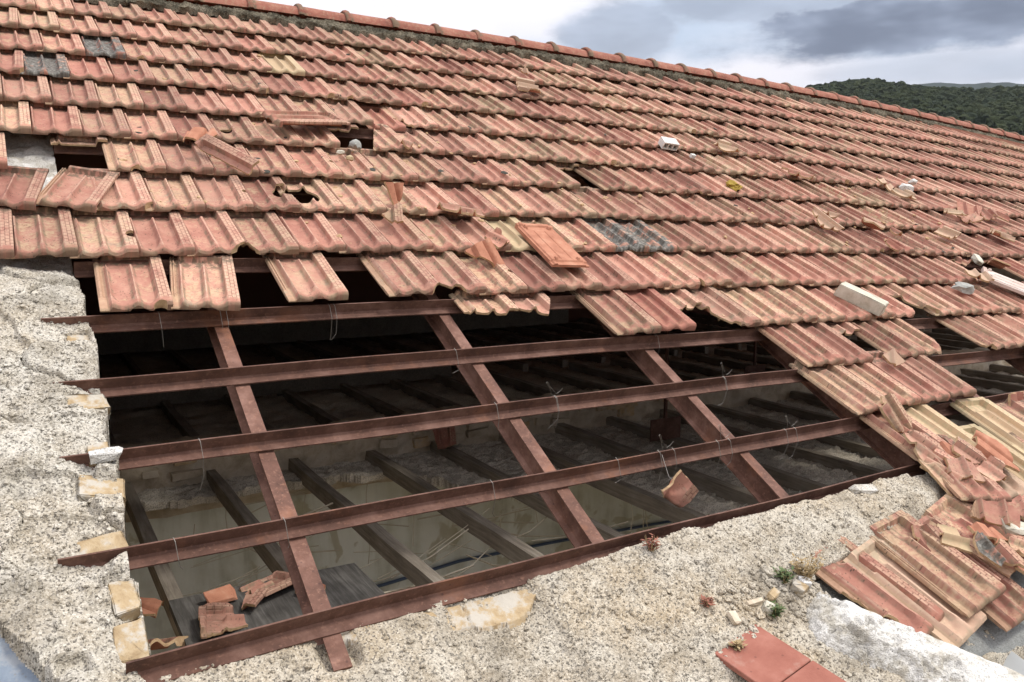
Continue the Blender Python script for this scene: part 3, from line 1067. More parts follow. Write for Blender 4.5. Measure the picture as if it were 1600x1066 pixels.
def eave_keep(X, Y):
    v = -Y / G
    up = vmap_np(X / W, 14.0) - 0.03 * (1 - sstep(1.0, 1.5, X)) + 0.08 * (fbm(X * 14, X * 0, 61) - 0.47) * sstep(1.0, 1.4, X)
    return (v > up) & (X > -0.3026 + 0.526 * (-4.884 - Y))


eave = empty('eaves_wall', rw(1.5, -15 * G, -0.6), 'pebbly pale mortar bed on top of the eaves wall below the lowest rusty bar', 'wall')
eave['kind'] = 'thing'
height_wall('mortar_bed', eave, -0.32, 2.9, -15.75 * G, -13.6 * G, 0.0042, eave_h, eave_keep, M_MORTAR, 0.3)
height_wall('outer_mortar_bed', eave, 0.8, 2.44, -16.9 * G, -15.75 * G, 0.008, eave_h, None, M_MORTAR, 0.3)
height_wall('far_mortar_bed', eave, 2.9, 5.2, -15.75 * G, -13.45 * G, 0.010, eave_h, lambda X, Y: -Y / G > vmap_np(X / W, 14.0) + 0.05, M_MORTAR, 0.3)
mb = MB()
y0w = rw(0, -13.85 * G, -0.2); y1w = rw(0, -16.0 * G, -0.2)
def eave_block(xa, xb, za, zb):
    """stretch of wall; zb None means up to the wall head"""
    secs = []
    for x in np.linspace(xa, xb, max(2, int((xb - xa) / 1.5) + 1)):
        ti = y0w[2] + BOW * x * x - 0.06 + 0.02 * min(x, 3); to = y1w[2] + BOW * x * x - 0.12
        secs.append([(x, y1w[1], za), (x, y0w[1], za), (x, y0w[1], ti if zb is None else zb), (x, y1w[1], to if zb is None else zb)])
    mb.prism(secs)


LIGHT_GAPS = [(0.15, 1.95), (2.35, 4.05), (4.6, 6.2), (7.2, 8.8)]  # openings added in the unseen lower wall to let daylight onto the plaster
eave_block(-0.32, XEND, GZ, -6.0)
eave_block(-0.319, XEND - .001, -3.50, None)
edges = [-0.318] + [e for w_ in LIGHT_GAPS for e in w_] + [XEND - .002]
for k in range(0, len(edges), 2):
    eave_block(edges[k], edges[k + 1], -6.0, -3.50)
link('masonry', mb.mesh('masonry', M_RUBBLE), eave)
height_wall('sandstone_course', eave, 0.45, 1.12, -14.30 * G, -13.95 * G, 0.005, lambda X, Y: eave_h(X, Y) * 0.25 - 0.066 + 0.012 * (fbm(X * 13, Y * 13, 95) - .47) - 0.012 * (1 - sstep(0, .004, np.abs(X - 0.835 + 0.02 * (fbm(Y * 30, Y * 0, 96) - .5)))),
            lambda X, Y: (-Y / G < 14.06 + 0.13 * sstep(.5, .6, X) * (1 - sstep(.98, 1.1, X)) + 0.16 * (fbm(X * 11, Y * 11, 97) - .47)) & (-Y / G > vmap_np(X / W, 14.0) - 0.035) & ((X > .5) | (fbm(X * 20, Y * 20, 98) > .5)), M_SAND, 0.1)


# loose grit over both wall tops
def grit(name, parent, n, xr, vr, hf, mat, smin, smax, seed, keep=None):
    r3 = np.random.default_rng(seed)
    bm = bmesh.new(); bmesh.ops.create_icosphere(bm, subdivisions=1, radius=1.0)
    iv = np.array([v.co[:] for v in bm.verts]); itf = np.array([[v.index for v in f.verts] for f in bm.faces]); bm.free()
    VV = []; FF = []; o = 0
    X = r3.uniform(*xr, n); V = r3.uniform(*vr, n)
    H = hf(X, -V * G)
    ok = np.ones(n, bool) if keep is None else keep(X, -V * G)
    for x, v, h, k in zip(X, V, H, ok):
        if not k:
            continue
        s = smin + (smax - smin) * r3.uniform() ** 3
        vv = iv * (1 + 0.25 * r3.normal(size=(len(iv), 1)).clip(-1, 1)) * np.array([s * r3.uniform(.7, 1.4), s * r3.uniform(.7, 1.4), s * r3.uniform(.5, .9)])
        VV.append(rw_np(x + vv[:, 0], -v * G + vv[:, 1], h + vv[:, 2] + s * 0.2)); FF.append(itf + o); o += len(iv)
    me = mesh_from(name, np.concatenate(VV), np.concatenate(FF).tolist(), None, [mat])
    return link(name, me, parent, kind='stuff')


grit('grit', eave, 3800, (-0.2, 2.85), (13.9, 15.6), eave_h, M_MORTAR, 0.0022, 0.010, 4, eave_keep)
grit('grit', gable, 2600, (-0.55, -0.01), (9.5, 13.95), gable_h, M_MORTAR_G, 0.0022, 0.010, 6, lambda X, Y: (X < gable_edge(Y) - 0.01) & (X > -0.29 + 0.526 * (-4.884 - Y)))
grit('rubble', eave, 260, (1.62, 2.05), (14.45, 15.0), eave_h, M_MORTAR, 0.004, 0.019, 9)

# white mortar fillet running down beside the heaped tiles
def fillet():
    a0, a1 = (1.90, 14.80), (2.42, 16.35)
    nl, nw = 150, 70
    T, S = np.meshgrid(np.linspace(0, 1, nl), np.linspace(-1, 1, nw), indexing='ij')
    cx = a0[0] + (a1[0] - a0[0]) * T; cy = -(a0[1] + (a1[1] - a0[1]) * T) * G
    L = math.hypot(a1[0] - a0[0], (a1[1] - a0[1]) * G)
    nx, ny = (a1[1] - a0[1]) * G / L, (a1[0] - a0[0]) / L
    half = 0.05 + 0.085 * sstep(0, 0.12, T) + 0.02 * (fbm(T * 9, S * 0, 81) - .5)
    half = np.where(S < 0, half * (1.15 + 0.2 * T), half * 0.85)
    X = cx + nx * S * half; Y = cy + ny * S * half
    H = -0.075 + 0.105 * np.clip(1 - np.abs(S) ** 3.0, 0, 1) * sstep(0, 0.10, T) * (0.75 + 0.25 * T)
    H = H + 0.022 * (fbm(X * 12, Y * 12, 82) - 0.47) + 0.010 * (fbm(X * 40, Y * 40, 83) - .47) + 0.005 * pebbles(X, Y, 0.012, 84) * sstep(0.05, -0.5, S)
    # the smooth skin has broken away along the outer side
    brk = sstep(0.46, 0.52, fbm(X * 7 + 2, Y * 7, 85) + 0.16 * (-S)) 
    H = H - 0.020 * brk * (0.6 + 0.8 * pebbles(X, Y, 0.014, 86))
    H = H - 0.012 * (1 - sstep(0.0, 0.012, np.abs(fbm(X * 6 + 1, Y * 6, 87) - 0.46)))
    P = rw_np(X, Y, H).reshape(-1, 3)
    F = [(j * nw + i, j * nw + i + 1, (j + 1) * nw + i + 1, (j + 1) * nw + i) for j in range(nl - 1) for i in range(nw - 1)]
    me = mesh_from('mortar_fillet', P, F, 60, [M_WHITE])
    bm = bmesh.new(); bm.from_mesh(me); bmesh.ops.recalc_face_normals(bm, faces=bm.faces)
    bm.to_mesh(me); bm.free()
    link('mortar_fillet', me, None, label='smooth whitewashed mortar fillet between the red slab and heaped tiles', cat='mortar')


fillet()
height_wall('cement_bed', eave, 2.06, 3.4, -15.7 * G, -14.40 * G, 0.02, lambda X, Y: -0.112 + 0.02 * (fbm(X * 9, Y * 9, 91) - .47), lambda X, Y: -Y / G > pile_edge_v(X) + 0.02, M_CEMENT, 0.1)

# far shell of the building: keeps the loft dark and closes the block
shell = empty('building_shell', (8, 6, GZ), 'rear slope and end walls of the long tiled building', 'building')
mb = MB()
yr, zr = rw(0, 0.17, 0)[1], rw(0, 0.17, 0)[2]
for s in range(1):
    secs = []
    for x in np.linspace(-0.75, XEND, 60):
        dz = BOW * x * x
        secs.append([(x, yr, zr + dz - 0.03), (x, yr + 5.4, zr + dz - 0.03 - 5.4 * math.tan(TH)), (x, yr + 5.4, zr + dz - 0.12 - 5.4 * math.tan(TH)), (x, yr, zr + dz - 0.14)])
    mb.prism(secs)
link('rear_slope', mb.mesh('rear_slope', M_TILE), shell)
mb = MB()
ex = XEND
mb.add([(ex, -5.2, GZ), (ex, 5.6, GZ), (ex, 5.6, -3.7), (ex, 0.15, -0.75), (ex, -5.0, -3.4)], [(0, 1, 2, 3, 4)])
mb.box((-0.75, 5.25, GZ), (XEND, 5.6, -2.95))
mb.add([(-0.74, 0.1, GZ), (-0.74, 5.4, GZ), (-0.74, 5.4, -2.9), (-0.74, 0.1, 0.0)], [(0, 1, 2, 3)])
link('rear_wall', mb.mesh('rear_wall', M_RUBBLE), shell)

# ------------------------------------------------------------------ inside: loft floor, cross wall, joists
JZ = -3.06
floor = empty('loft_floor', (2, -2, JZ), 'broken loft floor of dark joists and crumbling reed plaster inside the ruin', 'loft floor')


def joist(x, ya, yb, z=JZ, w=0.060, h=0.095, seed=0):
    rr = random.Random(seed)
    secs = []
    for k in range(9):
        y = (yb - ya) * k / 8
        dx = rr.uniform(-.004, .004); dz = rr.uniform(-.004, .004); ww = w / 2 + rr.uniform(-.003, .003)
        secs.append([(dx - ww, y, dz - h), (dx + ww, y, dz - h), (dx + ww, y, dz), (dx - ww, y, dz)])
    m = MB(); m.prism(secs)
    return link('joist', m.mesh('joist', M_WOOD), floor, Matrix.Translation((x, ya, z)))


jx = [0.27 + 0.535 * k for k in range(24)]
for k, x in enumerate(jx):
    joist(x + random.uniform(-.03, .03), -4.42, -0.78, JZ + random.uniform(-.01, .01), seed=k)
    joist(x + random.uniform(-.03, .03), -0.60, 1.35, JZ + 0.06, seed=k + 50)
    joist(x + random.uniform(-.03, .03), 1.5, 5.2, JZ + 0.06, seed=k + 80)


def reed_h(X, Y):
    """crumbling plaster on reeds: ribs across the joists, clods"""
    return 0.014 * np.sin(X * 6 + Y * 190 + 5 * fbm(X * 7, Y * 9, 3)) * fbm(X * 15, Y * 15, 8) + 0.05 * (fbm(X * 9, Y * 9, 5) - .45) + 0.030 * (fbm(X * 35, Y * 35, 6) - .45)


def reed_panel(x0, x1, y0, y1, z, keep, res=0.014, name='reed_plaster'):
    nx = int((x1 - x0) / res) + 1; ny = int((y1 - y0) / res) + 1
    X, Y = np.meshgrid(np.linspace(x0, x1, nx), np.linspace(y0, y1, ny))
    Z = z + reed_h(X, Y)
    K = keep(X, Y) if keep is not None else np.ones(X.shape, bool)
    kc = K[:-1, :-1] & K[1:, 1:] & K[1:, :-1] & K[:-1, 1:]
    idx = np.arange(nx * ny).reshape(ny, nx)
    F = np.stack([idx[:-1, :-1][kc], idx[:-1, 1:][kc], idx[1:, 1:][kc], idx[1:, :-1][kc]], -1)
    n = nx * ny
    V = np.concatenate([np.stack([X, Y, Z], -1).reshape(-1, 3), np.stack([X, Y, np.full(X.shape, z - 0.045)], -1).reshape(-1, 3)])
    Fb = F[:, ::-1] + n
    fs = F.tolist() + Fb.tolist()
    pad = np.pad(kc, 1)
    for (dj, di, e0, e1) in ((-1, 0, (0, 0), (0, 1)), (1, 0, (1, 1), (1, 0)), (0, -1, (1, 0), (0, 0)), (0, 1, (0, 1), (1, 1))):
        nb = pad[1 + dj:pad.shape[0] - 1 + dj, 1 + di:pad.shape[1] - 1 + di]
        for j, i in np.argwhere(kc & ~nb):
            p = int(idx[j + e0[0], i + e0[1]]); q = int(idx[j + e1[0], i + e1[1]])
            fs.append((p, p + n, q + n, q))
    used = np.zeros(len(V), bool); used[np.unique(np.concatenate([np.array(f) for f in fs]))] = True
    remap = np.cumsum(used) - 1
    link(name, mesh_from(name, V[used], [tuple(int(remap[i]) for i in f) for f in fs], 60, [M_DUST]), floor)


def near_keep(X, Y):
    lim = np.interp(X, [0, 0.25, 0.9, 1.6, 1.95, 2.2, 2.85, 3.08, 3.16, 3.2], [-1.05, -1.15, -1.12, -1.18, -1.25, -1.85, -1.80, -2.0, -3.2, -5.0])
    return Y > lim + 0.22 * (fbm(X * 9, Y * 9, 14) - .47)


reed_panel(0.02, 6.0, -4.4, -0.75, JZ - 0.075, near_keep)
reed_panel(6.0, XEND, -4.4, -0.75, JZ - 0.075, None, 0.04)
reed_panel(0.02, XEND, -0.62, 5.2, JZ - 0.02, None, 0.03)

cross = empty('cross_wall', (3, -0.8, GZ), 'plastered cross wall of rubble under the loft seen through the missing roof', 'wall')
cross['kind'] = 'thing'
mb = MB()
mb.box((0.0, -0.80, GZ), (XEND, -0.60, JZ + 0.02))
link('plaster_face', mb.mesh('plaster_face', M_PLASTER), cross)
# rubble course showing above the ceiling line
def rubble_strip():
    xs = np.linspace(0, XEND, 1000); ts = np.linspace(0, 1, 34)
    X, T = np.meshgrid(xs, ts)
    topz = JZ + 0.13 + 0.09 * (fbm(X * 3, X * 0, 45) - .4)
    prof = np.clip(T * 2.2, 0, 1); back = np.clip((T - .45) / .55, 0, 1)
    Z = (JZ - 0.26) + (topz - JZ + 0.26) * prof
    d, v = worley(X * 5.2, Z * 10 + 3, 77)
    Y = -0.83 - 0.035 * np.clip(1 - d * 1.2, 0, 1) * (0.4 + v) - 0.03 * (fbm(X * 11, Z * 11, 46) - .4) + 0.36 * back
    Z = Z + 0.05 * (fbm(X * 12, T * 4, 47) - .45) * (T > 0.4)
    n = len(xs)
    V = np.stack([X, Y, Z], -1).reshape(-1, 3)
    F = [(j * n + i, j * n + i + 1, (j + 1) * n + i + 1, (j + 1) * n + i) for j in range(len(ts) - 1) for i in range(n - 1)]
    link('rubble_core', mesh_from('rubble_core', V, F, 60, [M_RUBBLE]), cross)


rubble_strip()
rr = random.Random(8)
x = 0.45
while x < 4.6:
    for lv in range(2):
        bw = rr.uniform(.06, .11)
        if rr.random() < 0.36: continue
        bw *= rr.uniform(.6, 1.25)
        me = rock_mesh('brick', rr.choice((M_BRICKI, M_RUBBLE, M_RUBBLE)), (bw, .055, rr.uniform(.022, .042)), int(x * 100) + lv, rough=0.06, box=0.35)
        link('brick', me, cross, Matrix.Translation((x + rr.uniform(-.03, .03), -0.83, JZ + 0.02 + lv * 0.072 + rr.uniform(-.022, .022))) @ Matrix.Rotation(rr.uniform(-.08, .08), 4, 'Y'))
    x += rr.uniform(.17, .26)

# long boards standing in the loft
for (x0, x1, y, z0, z1) in ((0.1, 3.6, 1.36, JZ + 0.02, JZ + 0.20), (0.1, 7.2, 4.6, JZ + 0.05, JZ + 0.34)):
    mb = MB(); mb.box((x0, y, z0), (x1, y + 0.05, z1))
    link('loft_board', mb.mesh('loft_board', wood_material('grey_board', (0.10, 0.085, 0.065), (0.17, 0.15, 0.12), (0.25, 0.22, 0.18))), None,
         label='long grey board standing on edge in the dark loft, ' + ('nearer of the two' if y < 2 else 'deeper of the two'), cat='board', group='boards in the loft')

# room below
mb = MB(); mb.box((-0.05, -4.5, GZ), (XEND, 5.4, GZ + 0.05))
link('room_floor', mb.mesh('room_floor', M_MORTAR), kind='structure')
# conduit along the plaster
mb = MB()
mb.tube([(0.9, -0.825, -4.20), (1.6, -0.825, -4.13), (2.05, -0.825, -4.10), (2.6, -0.825, -4.05), (3.4, -0.825, -4.06), (4.6, -0.825, -4.10), (6.5, -0.825, -4.2)], 0.013, 6)
link('conduit', mb.mesh('conduit', M_PIPE, 50), None, label='thin blue conduit running along the stained plaster wall', cat='conduit')
# reeds hanging from the torn ceiling
rr = random.Random(4)
mb = MB()
for k in range(60):
    x = rr.uniform(0.30, 2.3); y = rr.uniform(-2.9, -0.95); z = JZ - 0.1 - rr.uniform(0, .22)
    a = rr.uniform(-0.5, 0.9); L = rr.uniform(.25, .75)
    p0 = Vector((x, y, z)); p1 = p0 + Vector((math.cos(a) * L, math.sin(a) * L * .4, rr.uniform(-.16, .12)))
    mid = (p0 + p1) / 2 + Vector((0, 0, rr.uniform(-.04, .02)))
    mb.tube([p0, mid, p1], rr.uniform(.002, .005), 4)
for k in range(14):
    x = rr.uniform(0.5, 3.2); y = rr.uniform(-2.6, -1.2)
    mb.tube([(x, y, JZ - .11), (x + rr.uniform(-.02, .02), y, JZ - .2), (x + rr.uniform(-.03, .03), y, JZ - rr.uniform(.24, .42))], .003, 4)
o = link('torn_reeds', mb.mesh('torn_reeds', M_TWIG), None, label='broken reeds hanging between the joists from the torn ceiling', cat='reeds', kind='stuff')
# plank shelf with shards
mb = MB(); mb.box((0, -0.25, -0.035), (0.80, 0.22, 0.0))
plank = link('plank', mb.mesh('plank', M_PLANK), None, Matrix.Translation((0.24, -3.12, JZ + 0.05)), 'blackened plank lying across the joists under the lowest rusty bar', 'plank')

# ------------------------------------------------------------------ steel roof frame
steel = empty('roof_steelwork', rw(1.5, -12 * G, -0.2), 'rusty steel rafters and angle bars laid bare by the missing tiles', 'steelwork')


def purlin(v0, x0, x1, leg=0.050, fl=0.036, t=0.005, h0=-0.030):
    n = max(2, int((x1 - x0) / 0.22))
    secs = []
    for k in range(n + 1):
        x = x0 + (x1 - x0) * k / n
        y = -vmap(x / W, v0) * G + 0.0035 * math.sin(x * 2.1 + v0 * 5) + 0.002 * math.sin(x * 5.3 + v0 * 9)
        pts = [(y, h0), (y - t, h0), (y - t, h0 - leg + t * 2.2), (y - t * 2.2, h0 - leg + t), (y - fl, h0 - leg + t), (y - fl, h0 - leg), (y, h0 - leg)]
        secs.append([rw(x, yy, hh) for yy, hh in pts])
    m = MB(); m.prism(secs)
    return link('purlin', m.mesh('purlin', M_RUST), steel)


starts = [-0.15, -0.18, -0.14, -0.17, -0.05]
for i in range(1, 10):
    purlin(i - 0.05, -0.02, XEND - 0.1)
for v, s in zip(PUR_V, starts):
    purlin(v, s, XEND - 0.1, fl=0.040 if v < 13 else 0.046, leg=0.050 if v < 13 else 0.056)


def rafter(x, ya, yb, top=-0.0865, w=0.050, d=0.095):
    t = 0.006
    secs = []
    prof = [(-w / 2, 0), (-w / 2, -t), (-t / 2, -t * 1.7), (-t / 2, -d + t * 1.7), (-w / 2, -d + t), (-w / 2, -d), (w / 2, -d), (w / 2, -d + t), (t / 2, -d + t * 1.7), (t / 2, -t * 1.7), (w / 2, -t), (w / 2, 0)]
    for y in (ya, yb):
        secs.append([rw(x + a, y, top + b) for a, b in prof])
    m = MB(); m.prism(secs)
    return link('rafter', m.mesh('rafter', M_RUSTL), steel)


M_RUSTL = rust_material('pale_rust', 1.35)
for k in range(14):
    x = (0.449, 1.385, 2.275, 3.145)[k] if k < 4 else 3.145 + 0.90 * (k - 3)
    e = -14.24 * G if k == 0 else -(vmap(x / W, 13.95)) * G
    rafter(x, e, 0.12)
# hanger rods with plates
for (x, y) in ((3.87, -1.70), (6.2, -0.3)):
    mb = MB()
    ztop = y * math.tan(TH) + BOW * x * x - 0.12
    mb.box((x - .010, y - .010, JZ), (x + .010, y + .010, ztop))
    mb.box((x - .15, y - .022, JZ + .01), (x + .13, y - .012, JZ + .17))
    link('hanger', mb.mesh('hanger', M_RUST), steel)

# ------------------------------------------------------------------ roof tiles
roof = empty('tile_covering', rw(3, -5 * G, 0), 'broken clay tile covering of interlocking double-channel tiles up to the ridge', 'roof')
roof['kind'] = 'thing'
TILT = math.atan(0.036 / G)
rt = random.Random(21)
tiles = []            # (x, y, h, rz, rx, ry, mesh or None)


def B(f, mat=M_TILE, **k):
    return ('b', f, mat, k)


special = {}
missing = set()
# courses 1..9 -------------------------------------------------------------------
missing |= {(7, 0), (7, 1), (6, 7.5), (5, 9), (7, 14)}
special[(4, 0.5)] = dict(mesh=ME_GREY)
special[(3, 2)] = dict(mesh=ME_GREY)
special[(3, 7)] = dict(mesh=ME_CREAM)
special[(9, 13)] = dict(mesh=ME_GREY)
special[(9, 14)] = dict(mesh=ME_GREY)
special[(8, 0.5)] = dict(rz=R(-19), dx=-0.012, dv=0.03, h=0.016)
special[(8, -0.5)] = dict(rz=R(-9), dx=-0.02, dv=-0.02)
special[(8, 1.5)] = dict(br=B(planes((125, -0.035)), seed=3))
special[(8, 4.5)] = dict(br=B(bite(.100, .205, .072), seed=4))
special[(8, 5.5)] = dict(br=B(bite(-.050, .195, .090), seed=5))
special[(9, 1)] = dict(br=B(bite(.10, .15, .032), seed=6))
special[(9, 4)] = dict(br=B(planes((28, -.055)), seed=7))
special[(9, 3)] = dict(br=B(planes((128, -.02)), seed=17))
special[(9, 11)] = dict(br=B(bite(-.06, .25, .075), seed=8))
special[(9, 10)] = dict(mesh=ME_CREAM)
special[(5, 10)] = dict(br=B(planes((28, -.045)), seed=9))
special[(6, 8.5)] = dict(br=B(planes((-20, -.12)), seed=10))
special[(4, 4.5)] = dict()
special[(6, 4.5)] = dict(br=B(bite(-.05, .17, .032), seed=12))
special[(8, 8.5)] = dict(dv=0.02, rz=R(1.5))

ROWMAX = {1: 64, 2: 62, 3: 60, 4: 57, 5: 54, 6: 51, 7: 48, 8: 45, 9: 42, 10: 38}
for r in range(1, 11):
    half = 0 if r % 2 else 0.5
    s = -2 + half
    while s <= ROWMAX[r]:
        key = (r, s if s != int(s) else int(s))
        s += 1
        if r == 10 and key[1] < 7:
            continue
        if key in missing:
            continue
        tiles.append((r, key[1]))
# course 10, the ragged lower edge: only some are left
missing |= {(10, 26.5), (10, 27.5), (10, 28.5)}
tiles = [t for t in tiles if t not in missing]
tiles += [(10, 1.32), (10, 2.42), (10, 4.5), (10, 6.5)]
special[(10, 1.32)] = dict(rz=R(-1), dv=0.03)
special[(10, 2.42)] = dict(rz=R(-7.5), dv=0.10, h=0.004)
special[(10, 6.5)] = dict(br=B(planes((140, -.045)), seed=22), rz=R(1))
special[(10, 7.5)] = dict(br=B(planes((40, .012)), seed=23))
special[(10, 13.5)] = dict(br=B(planes((165, -.085)), seed=24))
special[(10, 14.5)] = dict(br=B(planes((15, -.085)), seed=25), rz=R(2), h=.008)
special[(10, 25.5)] = dict(br=B(planes((160, -.03)), seed=26))
# course 11
tiles += [(11, 8), (11, 9), (11, 11), (11, 12), (11, 13), (11, 14)] + [(11, k) for k in range(15, 34)]
special[(11, 8)] = dict(br=B(planes((80, .235), (160, -.06)), seed=31))
special[(11, 9)] = dict(br=B(planes((60, .205), (150, .16 - .09)), seed=32))
special[(11, 12)] = dict(mesh=ME_RED)
special[(11, 13)] = dict(br=B(planes((95, .20), (170, -.055)), seed=33))
special[(11, 14)] = dict(br=B(planes((24, -.02)), seed=34))
special[(11, 20)] = dict(br=B(planes((150, -.06)), seed=35))
special[(11, 21)] = dict(br=B(planes((30, .09)), seed=36))
# course 12 and below, at the far end of the opening
tiles += [(12, 15.25), (12, 16.25), (12, 17.25), (12, 18.25), (12, 19.25)] + [(12, k + .3) for k in range(22, 32)]
special[(12, 17.25)] = dict(br=B(planes((88, .265)), seed=41))
special[(12, 19.25)] = dict(br=B(planes((150, -.03)), seed=42), rz=R(-2))
tiles += [(13, k + .15) for k in range(15, 19)] + [(13, k + .2) for k in range(24, 32)]
special[(13, 18.15)] = dict(rz=R(-4), dx=0.005, h=.01)
special[(13, 17.15)] = dict(rz=R(-2.5), h=.006)
tiles += [(14, 15.4), (14, 16.4)] + [(14, k + .6) for k in range(18, 30)]
special[(14, 16.4)] = dict(br=B(planes((150, -.075)), M_TILE_CREAM, seed=51), mat=M_TILE_CREAM)
for k in range(18, 22):
    special[(14, k + .6)] = dict(mesh=ME_CREAM if k == 18 else ME_PALE, dv=0.28, rz=R((k * 37) % 7 - 3))
tiles += [(15, 15.2), (15, 16.2), (15, 17.2)] + [(15, k + .1) for k in range(18, 28)]
special[(15, 15.2)] = dict(rz=R(-18), dv=-.14, dx=-.02, h=.03)
special[(15, 16.2)] = dict(mesh=ME_PALE, rz=R(-6), dv=-.12)
special[(15, 17.2)] = dict(mesh=ME_CREAM, dv=-.12)

for k, f in enumerate((planes((128, -.048)), planes((52, -.040)), bite(.06, -.004, .024), bite(-.03, -.006, .022), bite(.012, -.003, .018, planes((122, -.062))), planes((150, -.088)), bite(.10, .16, .018))):
    CHIPS.append(broken_mesh(f, M_TILE, res=.0065, name='chipped_tile', seed=700 + k, amp=.003))
placed = []
for (r, s) in tiles:
    sp = special.get((r, s), {})
    x = (s - 0.5) * W + sp.get('dx', 0)
    v = vmap(s, r) + sp.get('dv', 0) + rt.gauss(0, .011)
    h = sp.get('h', 0) + rt.uniform(-.001, .004)
    rzz = sp.get('rz', 0) + R(rt.gauss(0, .85))
    mw = frame(x, -v * G, h, rz=rzz, rx=-TILT + R(rt.gauss(0, .4)), ry=R(rt.gauss(0, .5)))
    dist = (mw.translation - CAMPOS).length
    onscreen = True
    d = mw.translation - CAMPOS
    zc = -d.dot(rz)
    px = 800 + 1343.7 * d.dot(rx) / zc; py = 533 - 1343.7 * d.dot(ry) / zc
    onscreen = -60 < px < 1660 and -60 < py < 1100
    placed.append((0 if onscreen else 1, dist, r, s, mw, sp))
placed.sort(key=lambda q: (q[0], q[1]))
far_v = []; far_f = []; far_uv = []; far_r = []; fo = 0
fv, ffc, fmi, fuv = tile_grid(SV_FAR, YV_FAR, 'far', None, True)
fv = np.asarray(fv); ffc_np = np.array(ffc)
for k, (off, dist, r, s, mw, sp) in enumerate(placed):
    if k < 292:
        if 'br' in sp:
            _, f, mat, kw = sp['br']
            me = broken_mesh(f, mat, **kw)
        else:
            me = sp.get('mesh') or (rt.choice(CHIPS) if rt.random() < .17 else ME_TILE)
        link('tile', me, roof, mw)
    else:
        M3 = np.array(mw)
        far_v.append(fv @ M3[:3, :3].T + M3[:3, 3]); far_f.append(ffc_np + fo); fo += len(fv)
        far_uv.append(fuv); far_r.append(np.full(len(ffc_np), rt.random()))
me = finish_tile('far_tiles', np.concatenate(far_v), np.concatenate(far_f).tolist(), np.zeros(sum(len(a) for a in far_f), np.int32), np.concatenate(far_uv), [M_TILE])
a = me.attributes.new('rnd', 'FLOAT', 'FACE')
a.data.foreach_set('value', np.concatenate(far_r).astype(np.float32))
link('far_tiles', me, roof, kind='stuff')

# heads of snapped tiles still caught under the course above
for (r, s, f, seed) in ((7, 1, planes((90, .345)), 61), (6, 7.5, planes((82, .33)), 62), (7, 14, planes((100, .33)), 63), (10, 26.5, planes((60, .27), (140, .15)), 64), (10, 27.5, planes((115, .30)), 65), (10, 28.5, planes((75, .31)), 66)):
    link('tile', broken_mesh(f, M_TILE, seed=seed), roof, frame((s - .5) * W, -vmap(s, r) * G, 0, rx=-TILT))
# sliver hanging at the gap in course 11
link('tile', broken_mesh(planes((0, .05), (90, .24)), M_TILE, seed=67), roof, frame(12.4 * W, -11.15 * G, -0.01, rz=R(-32), rx=-TILT))
# underlying patch tile in the gap of course 5
link('tile', ME_RED, roof, frame(8.55 * W, -4.95 * G, -0.030, rx=-TILT * 1.0))

def tile_surface(x, v):
    """height of the tile face at a spot of the slope"""
    r = math.ceil(v)
    y = (r - v) * G
    off = 0 if r % 2 else 0.5
    s_ = (x / W - off) % 1.0
    return float(tile_top(np.array(min(s_, .98)), np.array(y))) - y * math.tan(TILT)


def crumbs(name, n, mat, smin, smax, seed, spots, flat=0.6):
    r8 = np.random.default_rng(seed)
    bm = bmesh.new(); bmesh.ops.create_icosphere(bm, subdivisions=1, radius=1.0)
    iv = np.array([v.co[:] for v in bm.verts]); itf = np.array([[v.index for v in f.verts] for f in bm.faces]); bm.free()
    VV = []; FF = []; o_ = 0
    for _ in range(n):
        cx, cv, sx, sv = spots[r8.integers(len(spots))]
        x = cx + r8.normal() * sx; v = cv + r8.normal() * sv
        if v < 0.3 or v > 9.0 or x < 0.05 or x > 12:
            continue
        r_ = math.ceil(v); of_ = 0 if r_ % 2 else .5
        s_ = math.ceil(x / W - of_) + of_
        if (r_, s_) in missing or (r_, s_) in special:
            continue
        sz = smin + (smax - smin) * r8.uniform() ** 2.5
        vv = iv * (1 + 0.3 * r8.normal(size=(len(iv), 1)).clip(-1, 1)) * np.array([sz * r8.uniform(.7, 1.6), sz * r8.uniform(.7, 1.4), sz * flat])
        VV.append(rw_np(x + vv[:, 0], -v * G + vv[:, 1], tile_surface(x, v) + vv[:, 2] + sz * flat * .4)); FF.append(itf + o_); o_ += len(iv)
    return link(name, mesh_from(name, np.concatenate(VV), np.concatenate(FF).tolist(), None, [mat]), roof, kind='stuff')


HOLES = [(0.2, 7.3, .25, .5), (0.95, 7.6, .25, .5), (1.45, 6.3, .3, .6), (2.0, 8.8, .35, .5), (2.8, 7.2, .3, .4), (4.3, 8.2, .8, .9), (5.4, 8.8, .6, .6), (6.0, 6.6, .6, .6), (3.0, 5.0, 2.5, 3.0), (1.5, 3.5, 1.2, 2.0)]
crumbs('tile_crumbs', 420, M_BREAK, .004, .016, 31, HOLES)
crumbs('lichen_spots', 90, plain_material('black_lichen', (0.05, 0.047, 0.036), 0.95, 0.4), .010, .028, 33, [(2.0, 5.0, 1.6, 2.6), (0.8, 7.0, .8, 1.6), (4.5, 6.0, 2.0, 2.2)], 0.16)

